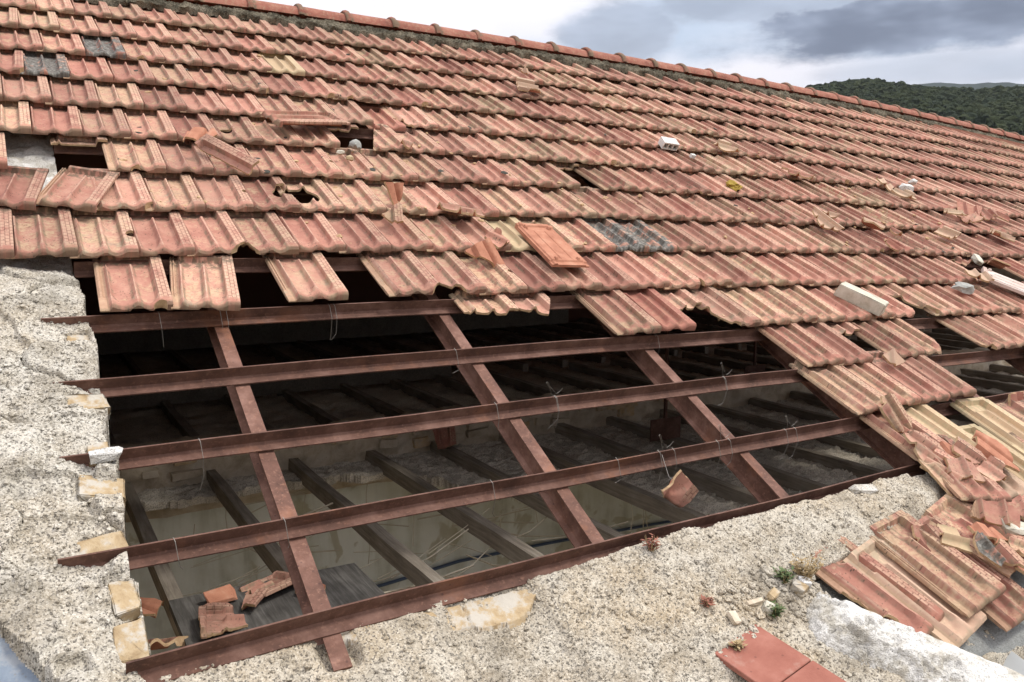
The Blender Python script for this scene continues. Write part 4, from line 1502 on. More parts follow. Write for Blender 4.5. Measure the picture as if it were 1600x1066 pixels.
# ridge -----------------------------------------------------------------------
def ridge_tile_mesh(name):
    L = 0.385
    secs = [(0.0, .122), (0.006, .128), (0.020, .132), (0.036, .128), (0.046, .112), (0.20, .108), (L + .02, .104)]
    n = 14
    V = []; F = []
    for (x, r) in secs:
        for k in range(n + 1):
            a = R(-82) + R(164) * k / n
            V.append((x, r * math.sin(a), r * math.cos(a) * 0.88))
    for (x, r) in secs:
        for k in range(n + 1):
            a = R(-82) + R(164) * k / n
            V.append((x, (r - .013) * math.sin(a), (r - .013) * math.cos(a) * 0.88))
    m = n + 1; N = m * len(secs)
    for j in range(len(secs) - 1):
        for k in range(n):
            p = j * m + k
            F.append((p, p + m, p + m + 1, p + 1)); F.append((p + N, p + 1 + N, p + m + 1 + N, p + m + N))
    for k in range(n):
        F.append((k, k + 1, k + 1 + N, k + N))
    uv = [(v[0] * 1.5 + .1, 0.3 + v[1]) for v in V]
    return finish_tile(name, np.array(V), F, np.zeros(len(F), np.int32), uv, [M_RIDGE_T], 40)


def ridge_tile_material():
    m, t, b = material('ridge_tile_clay', 0.88, 0.2)
    p = objvec(t)
    n = t.noise(p, 9.0, 6.0, 0.65); n2 = t.noise(p, 45.0, 4.0, 0.7)
    c = t.ramp(n, [(0.3, (0.17, 0.062, 0.045)), (0.5, (0.27, 0.105, 0.073)), (0.7, (0.35, 0.165, 0.115))])
    c = t.mix(t.math('MULTIPLY', t.step(n2, 0.5, 0.62), 0.4), c, (0.34, 0.25, 0.16))
    x, y, z = t.sep(t.node('ShaderNodeTexCoord').outputs['Object'])
    col = t.math('MULTIPLY', t.math('SUBTRACT', 1.0, t.step(x, 0.05, 0.075)), t.step(t.noise(p, 18.0, 4.0), 0.38, 0.55))
    c = t.mix(t.math('MULTIPLY', col, 0.75), c, (0.13, 0.115, 0.075))
    t.put(b.inputs['Base Color'], c)
    t.put(b.inputs['Normal'], t.bump(n2, 0.5, 0.004))
    return m


M_RIDGE_T = ridge_tile_material()
ME_RIDGE = ridge_tile_mesh('ridge_tile')
xk = -0.5
RY, RH = 0.165, -0.014
while xk < XEND:
    p = rw(xk, RY, RH)
    tilt = -math.atan(2 * BOW * xk)
    link('ridge_tile', ME_RIDGE, roof, Matrix.Translation(Vector(p)) @ Matrix.Rotation(tilt + R(random.gauss(0, .35)), 4, 'Y') @ Matrix.Rotation(R(random.gauss(0, .6)), 4, 'Z'))
    xk += 0.375 + random.uniform(-.008, .008)


def ridge_mortar():
    xs = np.linspace(-0.6, XEND, 2000); ts = np.linspace(0, 1, 16)
    X, T = np.meshgrid(xs, ts)
    Y = -0.015 + 0.085 * T + 0.085 * (fbm(X * 11, T * 2, 51) - .5) * (1 - T)
    H = 0.012 + 0.018 * T + 0.034 * (fbm(X * 17, T * 4, 52) - .45) + 0.020 * (vnoise(X * 70, T * 14, 53) - .5) - 0.035 * (1 - sstep(0, .2, T))
    P = rw_np(X, Y, H).reshape(-1, 3); n = len(xs)
    F = [(j * n + i, j * n + i + 1, (j + 1) * n + i + 1, (j + 1) * n + i) for j in range(len(ts) - 1) for i in range(n - 1)]
    link('ridge_mortar', mesh_from('ridge_mortar', P, F, 60, [M_RIDGEM]), roof)


ridge_mortar()

# ------------------------------------------------------------------ loose things on the roof
def loose(name, me, mw, label, cat, group=None):
    return link(name, me, None, mw, label, cat, group)


def tile_back_mesh(name, mat):
    """the underside of a tile: flat panel, shallow ribs, rim, two hanging lugs"""
    nx, ny = 45, 61
    X, Y = np.meshgrid(np.linspace(-W / 2, W / 2, nx), np.linspace(0, TL, ny))
    s_ = X / W
    Z = 0.020 + 0 * X
    Z = Z + 0.004 * (np.abs(np.abs(s_) - .15) < .03) * ((Y > .05) & (Y < .36))
    Z = Z + 0.006 * (np.abs(s_ + .40) < .05) - 0.006 * (s_ > .40)
    Z = Z + 0.008 * (Y > .405) - 0.007 * (Y < .035)
    Z = Z + 0.013 * ((np.abs(np.abs(s_) - .32) < .045) & (np.abs(Y - .385) < .012)) + 0.010 * ((np.abs(np.abs(s_) - .30) < .04) & (np.abs(Y - .05) < .010))
    top = np.stack([X, Y, Z], -1).reshape(-1, 3); bot = top * [1, 1, 0]
    n = nx * ny
    F = []
    for j in range(ny - 1):
        for i in range(nx - 1):
            a_ = j * nx + i
            F.append((a_, a_ + 1, a_ + nx + 1, a_ + nx)); F.append((a_ + n, a_ + nx + n, a_ + nx + 1 + n, a_ + 1 + n))
    for i in range(nx - 1):
        F.append((i + n, i + 1 + n, i + 1, i)); q = (ny - 1) * nx + i; F.append((q, q + 1, q + 1 + n, q + n))
    for j in range(ny - 1):
        q = j * nx; F.append((q, q + nx, q + nx + n, q + n)); q += nx - 1; F.append((q + n, q + nx + n, q + nx, q))
    return mesh_from(name, np.concatenate([top, bot]), F, 30, [mat])


FRAG = 'broken tile pieces lying about'
loose('roof_tile', ME_LOOSE, frame(1.02, -5.52 * G, 0.062, rz=R(-78), rx=R(-2), ry=R(-6)), 'whole red tile lying crosswise on the roof beside a black hole, upper left', 'tile')
loose('roof_tile', broken_mesh(planes((0, .022), (90, .06)), M_TILE_LOOSE, seed=71), frame(0.77, -7.50 * G, 0.058, rz=R(30), rx=R(-3), ry=R(-25)), 'narrow half tile lying diagonally down the slope, upper left', 'tile')
# upside-down orange tile
loose('roof_tile', tile_back_mesh('upturned_tile', M_UNDER), frame(2.085, -9.63 * G, 0.052, rz=R(-3), rx=R(-4)), 'clean orange tile lying upside down at the top edge of the opening', 'tile')
loose('roof_tile', tile_back_mesh('upturned_pale_tile', stone_material('bleached_clay', (0.42, 0.29, 0.23), (0.55, 0.45, 0.39), (0.62, 0.57, 0.53), 8.0)), frame(5.60, -10.80 * G, 0.060, rz=R(36), rx=R(-2)), 'bleached whitish tile lying upside down at the far right of the roof', 'tile')


def shard(x, v, h, size, seed, label, rz=0, rx=0, ry=0, mat=M_TILE, flip=False, at=(0.0, 0.2), sides=5, cat='tile shard', group=FRAG, stretch=1.0, name='tile_shard'):
    r5 = random.Random(seed)
    a0 = r5.uniform(0, 360)
    ps = []
    for k in range(sides):
        ang = a0 + 360 * k / sides + r5.uniform(-16, 16)
        st = stretch if abs(math.cos(R(ang))) > .7 else 1.0
        d = size * r5.uniform(.75, 1.1) * st
        n = (math.cos(R(ang)), math.sin(R(ang)))
        ps.append((ang, at[0] * n[0] + at[1] * n[1] - d))
    me = broken_mesh(planes(*ps), M_TILE_LOOSE if mat is M_TILE else mat, res=max(.005, size / 12), name=name, seed=seed, amp=size * .05, center=True)
    m = frame(x, -v * G, h, rz=rz, rx=rx, ry=ry)
    if flip:
        m = m @ Matrix.Rotation(math.pi, 4, 'Y')
    return loose(name, me, m, label, cat, group)


shard(0.628, 6.02, .050, .062, 201, 'thin flat orange shard on the pale lichened tile, upper left', rz=R(-30), rx=R(8), flip=True, stretch=1.3)
shard(1.44, 7.75, .060, .045, 202, 'small upright triangular shard at the end of a tile, upper middle', rz=R(20), rx=R(55), flip=True, sides=3)
shard(1.36, 8.30, .045, .05, 203, 'ribbed shard just below the upright triangular one', rz=R(-12), rx=R(18), at=(.08, .2), sides=4)
shard(1.73, 8.20, .055, .062, 204, 'curved pale-edged shard lying crosswise in the middle of the roof', rz=R(70), ry=R(24), sides=4, stretch=1.5)
shard(1.80, 8.95, .055, .05, 205, 'ribbed shard left of the upside-down orange tile, upper of two', rz=R(60), rx=R(12), sides=4, stretch=1.2)
shard(1.71, 9.22, .045, .055, 206, 'flat orange triangular shard left of the upside-down orange tile, lower of two', rz=R(15), rx=R(28), flip=True, sides=3)
shard(3.17, 2.68, .048, .085, 207, 'cream tile half lying loose high up near the ridge', rz=R(75), sides=4, mat=M_TILE_PALE, stretch=1.4)
shard(3.36, 1.62, .045, .032, 208, 'tiny yellow shard just under the top courses near the ridge', rz=R(10), rx=R(40), mat=M_TILE_PALE)
shard(1.74, 5.98, .045, .032, 209, 'small reddish shard in the channel right of the upper black hole', rz=R(70), rx=R(10))
shard(4.49, 4.98, .050, .065, 210, 'cream shard lying right of the hollow white block', rz=R(60), sides=4, mat=M_TILE_PALE, stretch=1.3)
shard(4.90, 6.10, .050, .075, 211, 'long narrow shard lying along a course, right half of the roof', rz=R(72), ry=R(15), sides=4, stretch=1.7, at=(.08, .2))
shard(5.88, 6.16, .050, .06, 212, 'pale shard just left of the white chunk, far right', rz=R(-35), ry=R(20), sides=4, stretch=1.3, mat=M_TILE_PALE)
shard(5.95, 6.60, .045, .06, 213, 'long cream shard below the white chunk, far right', rz=R(30), sides=4, stretch=1.6, mat=M_TILE_PALE)
shard(4.42, 8.16, .050, .07, 214, 'white triangular shard on the right side of the roof', rz=R(30), rx=R(12), sides=3, mat=M_TILE_PALE, stretch=1.2)
shard(4.60, 7.84, .050, .04, 215, 'small whitish shard above the white triangular one', rz=R(60), sides=4, mat=M_TILE_PALE)
shard(4.88, 8.20, .055, .06, 216, 'curved cream shard between the white triangular shard and the red one', rz=R(35), ry=R(30), sides=4, mat=M_TILE_PALE, stretch=1.3)
shard(5.06, 8.40, .045, .042, 217, 'small pinkish shard right of the curved cream shard', rz=R(20), sides=5)
shard(4.77, 8.95, .055, .058, 218, 'red shard overhanging a course end, right side of the roof', rz=R(50), rx=R(16), sides=5, mat=M_TILE_RED)
shard(5.63, 8.42, .055, .07, 219, 'long whitish shard by the far right black gap', rz=R(40), sides=4, mat=M_TILE_PALE, stretch=1.6)
shard(6.36, 8.36, .055, .08, 220, 'mossy pale shard at the right margin above the black gap', rz=R(48), ry=R(12), sides=4, stretch=1.5, mat=M_TILE_PALE)
shard(5.21, 10.0, .060, .055, 221, 'cream clay lump left of the bleached upside-down tile', rz=R(-30), sides=4, mat=M_TILE_PALE, stretch=1.4)
shard(5.68, 9.56, .060, .055, 222, 'brown shard hanging over the far right black gap', rz=R(35), ry=R(40), sides=4, mat=M_TILE_RED, stretch=1.3)
for k, (xx, vv_, mt, lb) in enumerate(((6.50, 7.22, M_TILE_RED, 'dark red shard in the heap of breakage near the right margin'), (6.70, 7.30, M_TILE, 'pink curved shard in the heap of breakage near the right margin'), (6.86, 7.42, M_TILE_RED, 'deep red shard at the far end of the breakage near the right margin'), (6.22, 7.42, M_TILE_PALE, 'cream shard at the near end of the breakage by the right margin'), (6.35, 7.62, M_TILE, 'pale pink shard lowest in the breakage by the right margin'))):
    shard(xx, vv_, .055, .07, 230 + k, lb, rz=R(-40 + 37 * k), rx=R(20 - 9 * k), ry=R(-14 + 11 * k), sides=4 + k % 2, mat=mt, stretch=1.2)
shard(3.085, 12.98, .035, .085, 240, 'six-sided lichened shard propped at the lower corner of the opening', rz=R(22), rx=R(30), sides=6, at=(.05, .22))
shard(1.80, 13.30, -.05, .062, 241, 'pale broken shard dangling on a wire under the third bar from the top', rz=R(-20), rx=R(75), ry=R(25), sides=4, at=(.05, .05))
shard(3.05, 13.62, .020, .075, 242, 'cream-edged shard at the wall corner below the lichened shard', rz=R(35), rx=R(10), sides=4, stretch=1.4)
shard(3.05, 13.88, .018, .085, 243, 'red tile shard lying on the mortar crest, upper of two', rz=R(30), sides=4, stretch=1.3, at=(.03, .2))
shard(3.00, 14.08, .010, .055, 244, 'narrow yellow-edged shard pointing down at the mortar', rz=R(15), rx=R(10), sides=3, stretch=1.2)
shard(3.20, 13.80, .055, .06, 245, 'fan-shaped ribbed shard wedged above the red tile pieces', rz=R(40), rx=R(12), sides=5, at=(.06, .15))
shard(3.37, 13.86, .075, .085, 246, 'flat pinkish slab of tile lying on the pale tiles, right margin', rz=R(18), rx=R(6), sides=4, flip=True)
shard(4.12, 12.9, -.02, .045, 247, 'small shard stuck on a rafter in the second opening', rz=R(10), rx=R(50), sides=4)
shard(3.50, 12.0, .045, .042, 248, 'upturned cream shard below the hole beside the limestone block', rz=R(-30), rx=R(25), sides=4, mat=M_TILE_PALE)
# stones
loose('limestone_block', hull_mesh('limestone_block', M_LIME, (.046, .142, .038), 301, 6, .07, .10), frame(3.80, -10.62 * G, .062, rz=R(22), rx=R(-4)), 'pale squared limestone block lying on the tiles right of the opening', 'stone block')
loose('stone', rock_mesh('stone', M_GREYST, (.036, .034, .026), 302), frame(1.435, -6.05 * G, .040), 'grey fist-sized stone in a tile channel, upper middle', 'stone')
loose('stone', rock_mesh('stone', M_SAND, (.022, .020, .014), 303), frame(1.355, -6.48 * G, .032), 'small brown pebble just left of the grey stone', 'stone')
loose('stone', rock_mesh('stone', M_LIME, (.022, .016, .014), 304), frame(1.325, -6.30 * G, .032), 'small pale pebble above the brown pebble', 'stone')
loose('mortar_lump', rock_mesh('mortar_lump', M_GREYST, (.085, .04, .03), 305, rough=.3), frame(4.92, -10.32 * G, .045, rz=R(-20)), 'grey crumbly mortar lump on the tiles near the right margin', 'mortar lump')
loose('mortar_chunk', hull_mesh('mortar_chunk', M_WHITEB, (.080, .04, .028), 306, 14, .42), frame(6.14, -6.22 * G, .055, rz=R(-15)), 'white mortar chunk on the far right tiles', 'mortar chunk')
loose('mortar_chunk', hull_mesh('mortar_chunk', M_WHITEB, (.045, .03, .022), 307, 14, .42), frame(6.42, -5.80 * G, .05, rz=R(10)), 'smaller white chunk just above the big white one, far right', 'mortar chunk')
loose('mortar_chunk', hull_mesh('mortar_chunk', M_LIME, (.085, .030, .020), 308, 14, .4), frame(5.53, -9.38 * G, .055, rz=R(55)), 'long white mortar chunk by the far right black gap', 'mortar chunk')
loose('mortar_chunk', hull_mesh('mortar_chunk', M_WHITEB, (.022, .018, .014), 309), frame(4.02, -5.50 * G, .04), 'tiny white chunk right of the hollow block', 'mortar chunk')
loose('mortar_chunk', hull_mesh('mortar_chunk', M_LIME, (.062, .035, .018), 310, 14, .4), frame(3.04, -14.82 * G, .035, rz=R(-25)), 'cream angular stone on the heaped tiles, lower right', 'stone')
loose('mortar_lump', hull_mesh('mortar_lump', M_WHITE, (.070, .026, .014), 311), frame(2.58, -13.86 * G, -.012, rz=R(-10)), 'flat oval mortar lump on the crest of the wall', 'mortar lump')
loose('mortar_lump', hull_mesh('mortar_lump', M_WHITE, (.062, .022, .016), 312, 14, .4), frame(-.03, -11.93 * G, -.03, rz=R(5)), 'white mortar tongue sticking out over the gable edge', 'mortar lump')
# hollow white block with three openings
hb = empty('hollow_block', rw(3.90, -5.12 * G, .03), 'white hollow block with three openings lying on the roof', 'hollow block')
hm = frame(3.90, -5.14 * G, .052, rz=R(-8), rx=R(10)) @ Matrix.Scale(0.60, 4)
mb = MB()
mb.box((-.105, -.03, .030), (.105, .10, .045), hm); mb.box((-.105, -.03, -.045), (.105, .10, -.034), hm); mb.box((-.105, .090, -.034), (.105, .10, .030), hm)
for xx in (-.105, -.040, .026, .094):
    mb.box((xx, -.029, -.034), (xx + .011, .090, .030), hm)
link('shell', mb.mesh('shell', M_WHITEB), hb)
loose('moss_clump', rock_mesh('moss_clump', M_MOSS, (.06, .045, .03), 320, sub=3, rough=.35), frame(4.05, -6.72 * G, .03), 'yellow moss clump on a course end in the middle of the roof', 'moss')

# shards lying on the plank and joists below the lowest bar
def inner(x, y, z, size, seed, label, rz=0, rx=0, ry=0, flip=False, sides=4, at=(0, .2), stretch=1.0, mat=M_TILE):
    o = shard(0, 0, 0, size, seed, label, sides=sides, at=at, stretch=stretch, mat=mat)
    m = Matrix.Translation((x, y, z)) @ Matrix.Rotation(rz, 4, 'Z') @ Matrix.Rotation(ry, 4, 'Y') @ Matrix.Rotation(rx, 4, 'X')
    if flip:
        m = m @ Matrix.Rotation(math.pi, 4, 'Y')
    o.matrix_basis = m
    return o


PZ = JZ + 0.05
def on_plank(me, x, y, z, rz, rx, ry, label):
    loose('tile_shard', me, Matrix.Translation((x, y, z)) @ Matrix.Rotation(rz, 4, 'Z') @ Matrix.Rotation(ry, 4, 'Y') @ Matrix.Rotation(rx, 4, 'X'), label, 'tile shard', FRAG)


on_plank(hull_mesh('tile_shard', M_UNDER, (.075, .058, .007), 401, 5, .30, .2), .42, -3.03, PZ + .030, R(8), R(24), R(0), 'flat orange shard on the plank, leftmost of its pieces')
on_plank(broken_mesh(planes((84, .215)), M_TILE_LOOSE, seed=402, name='tile_shard', center=True), .64, -2.99, PZ + .004, R(-66), R(2), R(-8), 'trough-shaped tile end on the back of the plank')
inner(.53, -3.14, PZ + .02, .055, 403, 'small stepped orange shard in front on the plank', rz=R(-40), rx=R(10), at=(.08, .1))
inner(.77, -3.12, PZ + .02, .045, 404, 'narrow orange sliver at the right end of the plank', rz=R(60), stretch=1.5, flip=True)
inner(.37, -3.25, PZ + .02, .075, 405, 'cream-edged shard half hidden behind the lowest bar', rz=R(80), rx=R(8), at=(.0, .36), stretch=1.3)
inner(.16, -3.25, PZ - .03, .09, 406, 'ribbed shard fallen between gable wall and first joist', rz=R(25), rx=R(-20), ry=R(20), at=(.07, .1))
inner(.14, -2.75, PZ - .06, .08, 407, 'dusty red shard against the gable wall above the ribbed one', rz=R(40), rx=R(10), flip=True)
inner(2.33, -1.15, JZ + .12, .10, 408, 'ribbed shard standing in the loft behind the second rafter', rz=R(-15), rx=R(65), at=(.05, .1))

# ------------------------------------------------------------------ heaped tiles at the lower right
loose('roof_tile', broken_mesh(planes((12, -.075)), M_TILE_LOOSE, seed=501), frame(2.33, -15.42 * G, -.062, rz=R(17), rx=R(-1)), 'orange tile half buried beside the white mortar fillet', 'tile')
loose('roof_tile', broken_mesh(planes((178, -.10)), M_TILE_PALE, seed=504), frame(2.46, -15.58 * G, -.048, rz=R(13), rx=R(-1)), 'pale cracked tile second from the white fillet', 'tile')
loose('roof_tile', ME_LOOSE, frame(2.60, -15.42 * G, -.004, rz=R(8), rx=R(-4), ry=R(-3)), 'whole pinkish tile on top of the heap nearest the fillet', 'tile')
loose('roof_tile', ME_LOOSE, frame(2.76, -15.62 * G, -.052, rz=R(6), rx=R(-1)), 'red tile sticking out lowest under the heap', 'tile')
loose('roof_tile', broken_mesh(planes((95, .10)), M_TILE_LOOSE, seed=502), frame(2.80, -15.50 * G, -.030, rz=R(12), rx=R(-2), ry=R(4)), 'snapped tile in the middle of the heap', 'tile')
loose('roof_tile', broken_mesh(planes((85, .07)), M_TILE_LOOSE, seed=503), frame(2.98, -15.35 * G, .006, rz=R(14), rx=R(-5), ry=R(-4)), 'dark-streaked tile with snapped nose at the right of the heap', 'tile')
loose('roof_tile', ME_RED, frame(3.14, -15.25 * G, -.030, rz=R(9), rx=R(-2)), 'deep red tile under the cream stone, right margin', 'tile')
loose('roof_tile', ME_LOOSE, frame(3.34, -15.30 * G, -.010, rz=R(6), rx=R(-3)), 'pink tile lowest at the right margin', 'tile')
shard(2.78, 14.95, .040, .055, 510, 'jagged grey-crusted shard between the two topmost heaped tiles', rz=R(20), rx=R(14), mat=M_TILE_GREY, sides=5)
shard(2.84, 15.08, .030, .06, 511, 'ribbed sliver between the two topmost heaped tiles', rz=R(5), rx=R(6), at=(.08, .2), sides=4, stretch=.7)
shard(2.92, 15.25, .020, .06, 512, 'smooth curved shard below the ribbed sliver on the heap', rz=R(35), rx=R(8), sides=4, flip=True)
shard(2.70, 14.72, .020, .05, 513, 'cream crumb of tile at the head of the heap', rz=R(60), sides=4, mat=M_TILE_CREAM)

HEAP = 'shards strewn over the heaped tiles'
for k, (xx, vv_, hh, sz, fl_, lb) in enumerate(((3.02, 14.62, .045, .065, False, 'ribbed shard right of the cream crumb at the head of the heap'), (3.12, 14.95, .035, .060, True, 'smooth orange shard beside the deep red tile'), (3.22, 14.66, .040, .070, False, 'long ribbed shard at the right margin above the deep red tile'),
                                            (3.30, 14.98, .030, .055, False, 'short ribbed shard on the lowest right-hand tile'), (2.90, 14.78, .035, .050, True, 'smooth small shard right of the grey-crusted one'), (2.62, 14.60, -.010, .055, False, 'ribbed shard half under the head of the topmost tile'),
                                            (3.10, 13.98, .045, .060, False, 'ribbed shard tucked below the flat pinkish slab'), (3.24, 14.10, .050, .055, False, 'pink ribbed shard on the twisted red tile'), (3.16, 13.70, .050, .050, True, 'smooth shard above the twisted red tile'), (2.96, 15.08, .030, .045, False, 'small ribbed shard on the dark-streaked tile'))):
    shard(xx, vv_, hh, sz, 520 + k, lb, rz=R(47 * k % 90 - 40), rx=R(17 - 7 * (k % 5)), ry=R(-12 + 6 * (k % 5)), sides=4 + k % 2, flip=fl_, stretch=1.25, at=(.04 * (k % 3) - .04, .2), group=HEAP)

# terracotta slab in two pieces
slab_m, t_, b_ = material('terracotta_slab', 0.82, 0.2)
p_ = objvec(t_)
c_ = t_.ramp(t_.noise(p_, 9.0, 6.0, 0.65), [(0.3, (0.24, 0.088, 0.062)), (0.5, (0.285, 0.112, 0.08)), (0.7, (0.34, 0.15, 0.11))])
c_ = t_.mix(t_.math('MULTIPLY', t_.math('SUBTRACT', 1.0, t_.step(t_.voro(p_, 34.0), 0.07, 0.17)), 0.55), c_, (0.11, 0.05, 0.038))
c_ = t_.mix(t_.math('MULTIPLY', t_.step(t_.noise(p_, 5.0, 6.0, 0.7), 0.56, 0.70), 0.35), c_, (0.42, 0.34, 0.27))
t_.put(b_.inputs['Base Color'], c_)
t_.put(b_.inputs['Normal'], t_.bump(t_.noise(p_, 90.0, 4.0), 0.35, 0.003))
sf = Matrix(((0.9825, -0.1644, -0.0872, 1.5773), (0.1435, 0.9677, -0.2071, -4.7512), (0.1184, 0.1910, 0.9744, -2.7037), (0, 0, 0, 1)))
sl = empty('terracotta_slab', sf.translation, 'smooth red terracotta slab lying on the pebbly wall top', 'slab')
for (a_, b2) in (((-.1035, -.195, -.009), (.1035, .0, .009)), ((-.102, -.50, -.009), (.105, -.1985, .0085))):
    mb = MB(); mb.box(a_, b2)
    me = mb.mesh('slab_piece', slab_m)
    bm = bmesh.new(); bm.from_mesh(me); bmesh.ops.bevel(bm, geom=bm.edges[:], offset=.002, segments=1, affect='EDGES'); bm.to_mesh(me); bm.free()
    link('slab_piece', me, sl, sf)

# sheets at the picture's lower corners
def wavy_sheet():
    V = []; F = []
    n, m = 60, 12
    for j in range(m):
        for i in range(n):
            x = 1.5 * i / (n - 1); y = -0.9 * j / (m - 1)
            V.append((x, y, 0.024 * math.sin(x * 2 * math.pi / .146)))
    for j in range(m - 1):
        for i in range(n - 1):
            F.append((j * n + i, (j + 1) * n + i, (j + 1) * n + i + 1, j * n + i + 1))
    N = len(V)
    V += [(a_, b2, c - .007) for a_, b2, c in V]
    F += [tuple(k + N for k in f[::-1]) for f in F]
    for i in range(n - 1):
        F.append((i + 1, i, i + N, i + 1 + N)[::-1])
        q = (m - 1) * n + i
        F.append((q, q + 1, q + 1 + N, q + N)[::-1])
    return mesh_from('corrugated_sheet', V, F, 50, [M_SHEET])


loose('corrugated_sheet', wavy_sheet(), frame(2.36, -15.66 * G, -.17, rz=R(4), rx=R(-6)), 'grey corrugated sheet below the heaped tiles in the lower right corner', 'sheet')
mb = MB()
mb.prism([[(-.62, 0, 0), (0, 0, 0), (0, 0, .012), (-.62, 0, .012)], [(-.62, -1.3, 0), (0, -1.3, 0), (0, -1.3, .012), (-.62, -1.3, .012)]])
mb.prism([[(0.001, 0, -.03), (.018, 0, -.03), (.018, 0, .016), (0.001, 0, .016)], [(0.001, -1.3, -.03), (.018, -1.3, -.03), (.018, -1.3, .016), (0.001, -1.3, .016)]])
fl = loose('metal_flashing', mb.mesh('metal_flashing', M_BLUE), frame(-.335, -4.822, -.075, rz=R(27.8), rx=R(1)), 'blue-grey metal flashing sheet at the lower left corner of the wall', 'flashing')

# small stones among the weeds
for k, (xx, vv_, sz, mt, lb) in enumerate(((1.735, 14.70, (.042, .010, .010), M_RUBBLE, 'slim brown splinter of stone above the slab'), (1.76, 14.80, (.022, .02, .014), M_LIME, 'round cream pebble at the tip of the red slab'), (1.615, 14.80, (.026, .018, .010), M_RUBBLE, 'flat brown stone just above the slab'),
                                           (1.93, 14.70, (.03, .022, .02), M_SAND, 'orange-streaked stone chip by the dry weeds'), (1.97, 14.66, (.026, .02, .018), M_WHITEB, 'white stone chip by the dry weeds'), (1.81, 14.70, (.028, .016, .014), M_SAND, 'ochre stone flake between weeds and slab'))):
    loose('stone', hull_mesh('stone', mt, sz, 600 + k), frame(xx, -vv_ * G, float(eave_h(np.array(xx), np.array(-vv_ * G))) + .010, rz=R(40 * k)), lb, 'stone')


# ------------------------------------------------------------------ weeds
def weed(name, x, v, n, hgt, spread, mat, label, seed, leaf=(.004, .012), lean=.5):
    r6 = random.Random(seed)
    h0 = float(eave_h(np.array(x), np.array(-v * G)))
    base = Vector(rw(x, -v * G, h0))
    root = empty(name, base, label, 'weed')
    ms = MB(); ml = MB()
    for k in range(n):
        a = r6.uniform(0, 6.28); L = hgt * r6.uniform(.5, 1.1)
        d = Vector((math.cos(a), math.sin(a), 0)) * spread * r6.uniform(.2, 1)
        p0 = base + d * .25; p1 = p0 + d * .4 + Vector((0, 0, L * .55)); p2 = p1 + d * .6 * lean + Vector((0, 0, L * .45))
        ms.tube([p0, p1, p2], [.0014, .0011, .0006], 4)
        for q in range(6):
            t = r6.uniform(.2, 1); p = p0.lerp(p1, t * 2) if t < .5 else p1.lerp(p2, t * 2 - 1)
            la = r6.uniform(0, 6.28); ll = r6.uniform(*leaf) * 2
            e = Vector((math.cos(la), math.sin(la), r6.uniform(-.2, .7))).normalized()
            sd_ = e.cross(Vector((0, 0, 1))).normalized() * ll * .22
            ml.add([p, p + e * ll * .5 + sd_, p + e * ll, p + e * ll * .5 - sd_], [(0, 1, 2, 3)])
    link('stems', ms.mesh('stems', M_DRY), root)
    link('leaves', mesh_from('leaves', ml.v, ml.f, None, [mat]), root)


weed('weed', 1.775, 14.86, 60, .035, .03, M_GREEN, 'bright green weed tuft at the upper end of the red slab', 1)
weed('weed', 1.90, 14.60, 45, .04, .03, M_GREEN, 'dark green weed tuft left of the dry stalks', 2)
weed('weed', 1.99, 14.62, 40, .085, .06, M_DRY, 'brown dry weed stalks beside the first heaped tile', 3)
weed('weed', 1.50, 13.98, 14, .045, .03, M_REDW, 'small reddish succulent on the mortar by the lowest bar', 4, (.006, .012))
weed('weed', 1.56, 14.62, 14, .025, .02, M_REDW, 'tiny red-brown weed on the pebbly mortar left of the weeds', 5)
weed('weed', 1.55, 15.05, 16, .028, .02, M_DRY, 'dry tuft beside the upper left edge of the red slab', 6)

# ------------------------------------------------------------------ tie wires on the bars
def wire(x, v0, label, seed, up=.05, loops=2, hang=.06):
    r7 = random.Random(seed)
    v = vmap(x / W, v0)
    y = -v * G
    mb = MB()
    for k in range(loops):
        dx = r7.uniform(-.02, .03) + k * .025
        pts = [rw(x + dx, y + .004, -.028), rw(x + dx + .003, y - .012, -.03), rw(x + dx + .008, y - .044, -.070), rw(x + dx + .012, y - .050, -.09 - hang * r7.uniform(.3, 1)), rw(x + dx + r7.uniform(-.03, .03), y - .052, -.10 - hang)]
        mb.tube(pts, .0011, 4)
    if up > 0:
        p = [rw(x + .012, y - .008, -.034), rw(x, y - .004, -.02), rw(x - .018, y, up * .35), rw(x - .034, y + .003, up * .85), rw(x - .040, y + .004, up), rw(x - .036, y + .006, up * 1.06), rw(x - .030, y + .005, up * .95), rw(x - .018, y + .002, up * .5), rw(x - .002, y - .002, .006), rw(x + .016, y - .006, -.012), rw(x + .030, y - .004, -.004), rw(x + .040, y - .002, .012)]
        mb.tube(p, .0010, 4)
    link('tie_wire', mb.mesh('tie_wire', M_WIRE), None, label=label, cat='wire', group='tie wires on the bars')


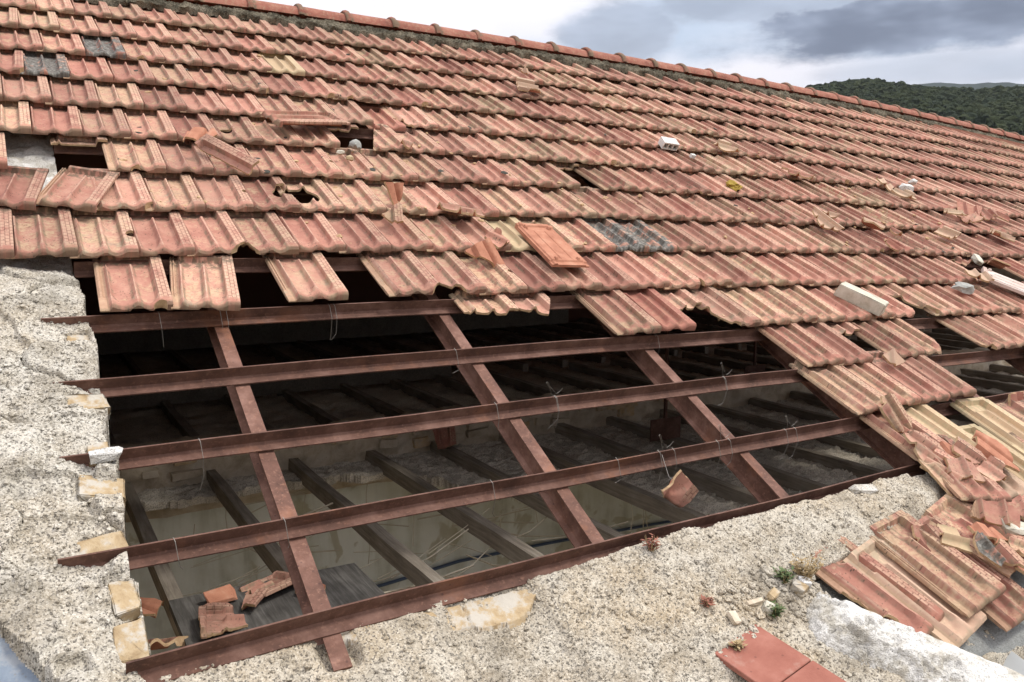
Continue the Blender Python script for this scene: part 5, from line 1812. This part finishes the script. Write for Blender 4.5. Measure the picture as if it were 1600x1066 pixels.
WL = [(0.20, 0, -1, 1, .05, 'tie wire under the leftmost hanging tile on the top bar'), (0.44, 0, -1, 2, .07, 'tie wire tangle where the top bar crosses the first rafter'), (0.86, 0, -1, 2, .07, 'pair of looped tie wires hanging from the top bar under the third tile'),
      (1.30, 1, .0, 1, .01, 'tie wire wound round the second bar at the second rafter'), (2.30, 1, .02, 1, .03, 'tie wire on the second bar right of the paired hanging tiles'),
      (0.23, 2, -1, 1, .10, 'long tie wire hanging from the third bar near the gable'), (1.32, 2, -1, 1, .02, 'tie wire wound round the third bar at the second rafter'), (1.55, 2, .05, 2, .05, 'tall tie wire loop standing on the middle of the third bar'), (2.45, 2, .06, 2, .05, 'tall tie wire loop on the third bar right of the third rafter'),
      (0.12, 3, -1, 1, .0, 'tie wire wound round the fourth bar near the gable'), (0.40, 3, -1, 1, .0, 'tie wire wound round the fourth bar at the first rafter'), (1.10, 3, -1, 1, .05, 'tie wire wound round the middle of the fourth bar'), (1.62, 3, -1, 1, .0, 'tie wire on the fourth bar right of the second rafter'), (1.84, 3, .06, 2, .05, 'tie wire loop on the fourth bar above the dangling shard'), (2.14, 3, .06, 2, .04, 'tie wire loop on the fourth bar just left of the third rafter'), (2.52, 3, .05, 2, .06, 'double tie wire loop on the fourth bar right of the third rafter')]
for k, (x, i, up, n, hang, lb) in enumerate(WL):
    wire(x, PUR_V[i], lb, 900 + k, up * .8, n, hang)

mb = MB()
mb.tube([rw(1.83, -vmap(8.7, PUR_V[3]) * G - .02, -.03), rw(1.815, -13.12 * G, -.06), rw(1.80, -13.30 * G, -.035)], .0011, 4)
link('tie_wire', mb.mesh('tie_wire', M_WIRE), None, label='straight tie wire that holds the dangling shard', cat='wire', group='tie wires on the bars')

# ------------------------------------------------------------------ air
def build_haze():
    m = bpy.data.materials.new('air')
    m.use_nodes = True
    t = NT(m.node_tree)
    out = t.node('ShaderNodeOutputMaterial')
    v = t.node('ShaderNodeVolumePrincipled')
    v.inputs['Color'].default_value = (0.80, 0.88, 1.0, 1)
    v.inputs['Density'].default_value = 0.00006
    v.inputs['Anisotropy'].default_value = 0.2
    t.t.links.new(v.outputs[0], out.inputs['Volume'])
    b = MB(); b.box((-9500, -9500, GZ - 1), (9500, 9500, 520))
    link('haze', b.mesh('haze', m), kind='stuff')


build_haze()
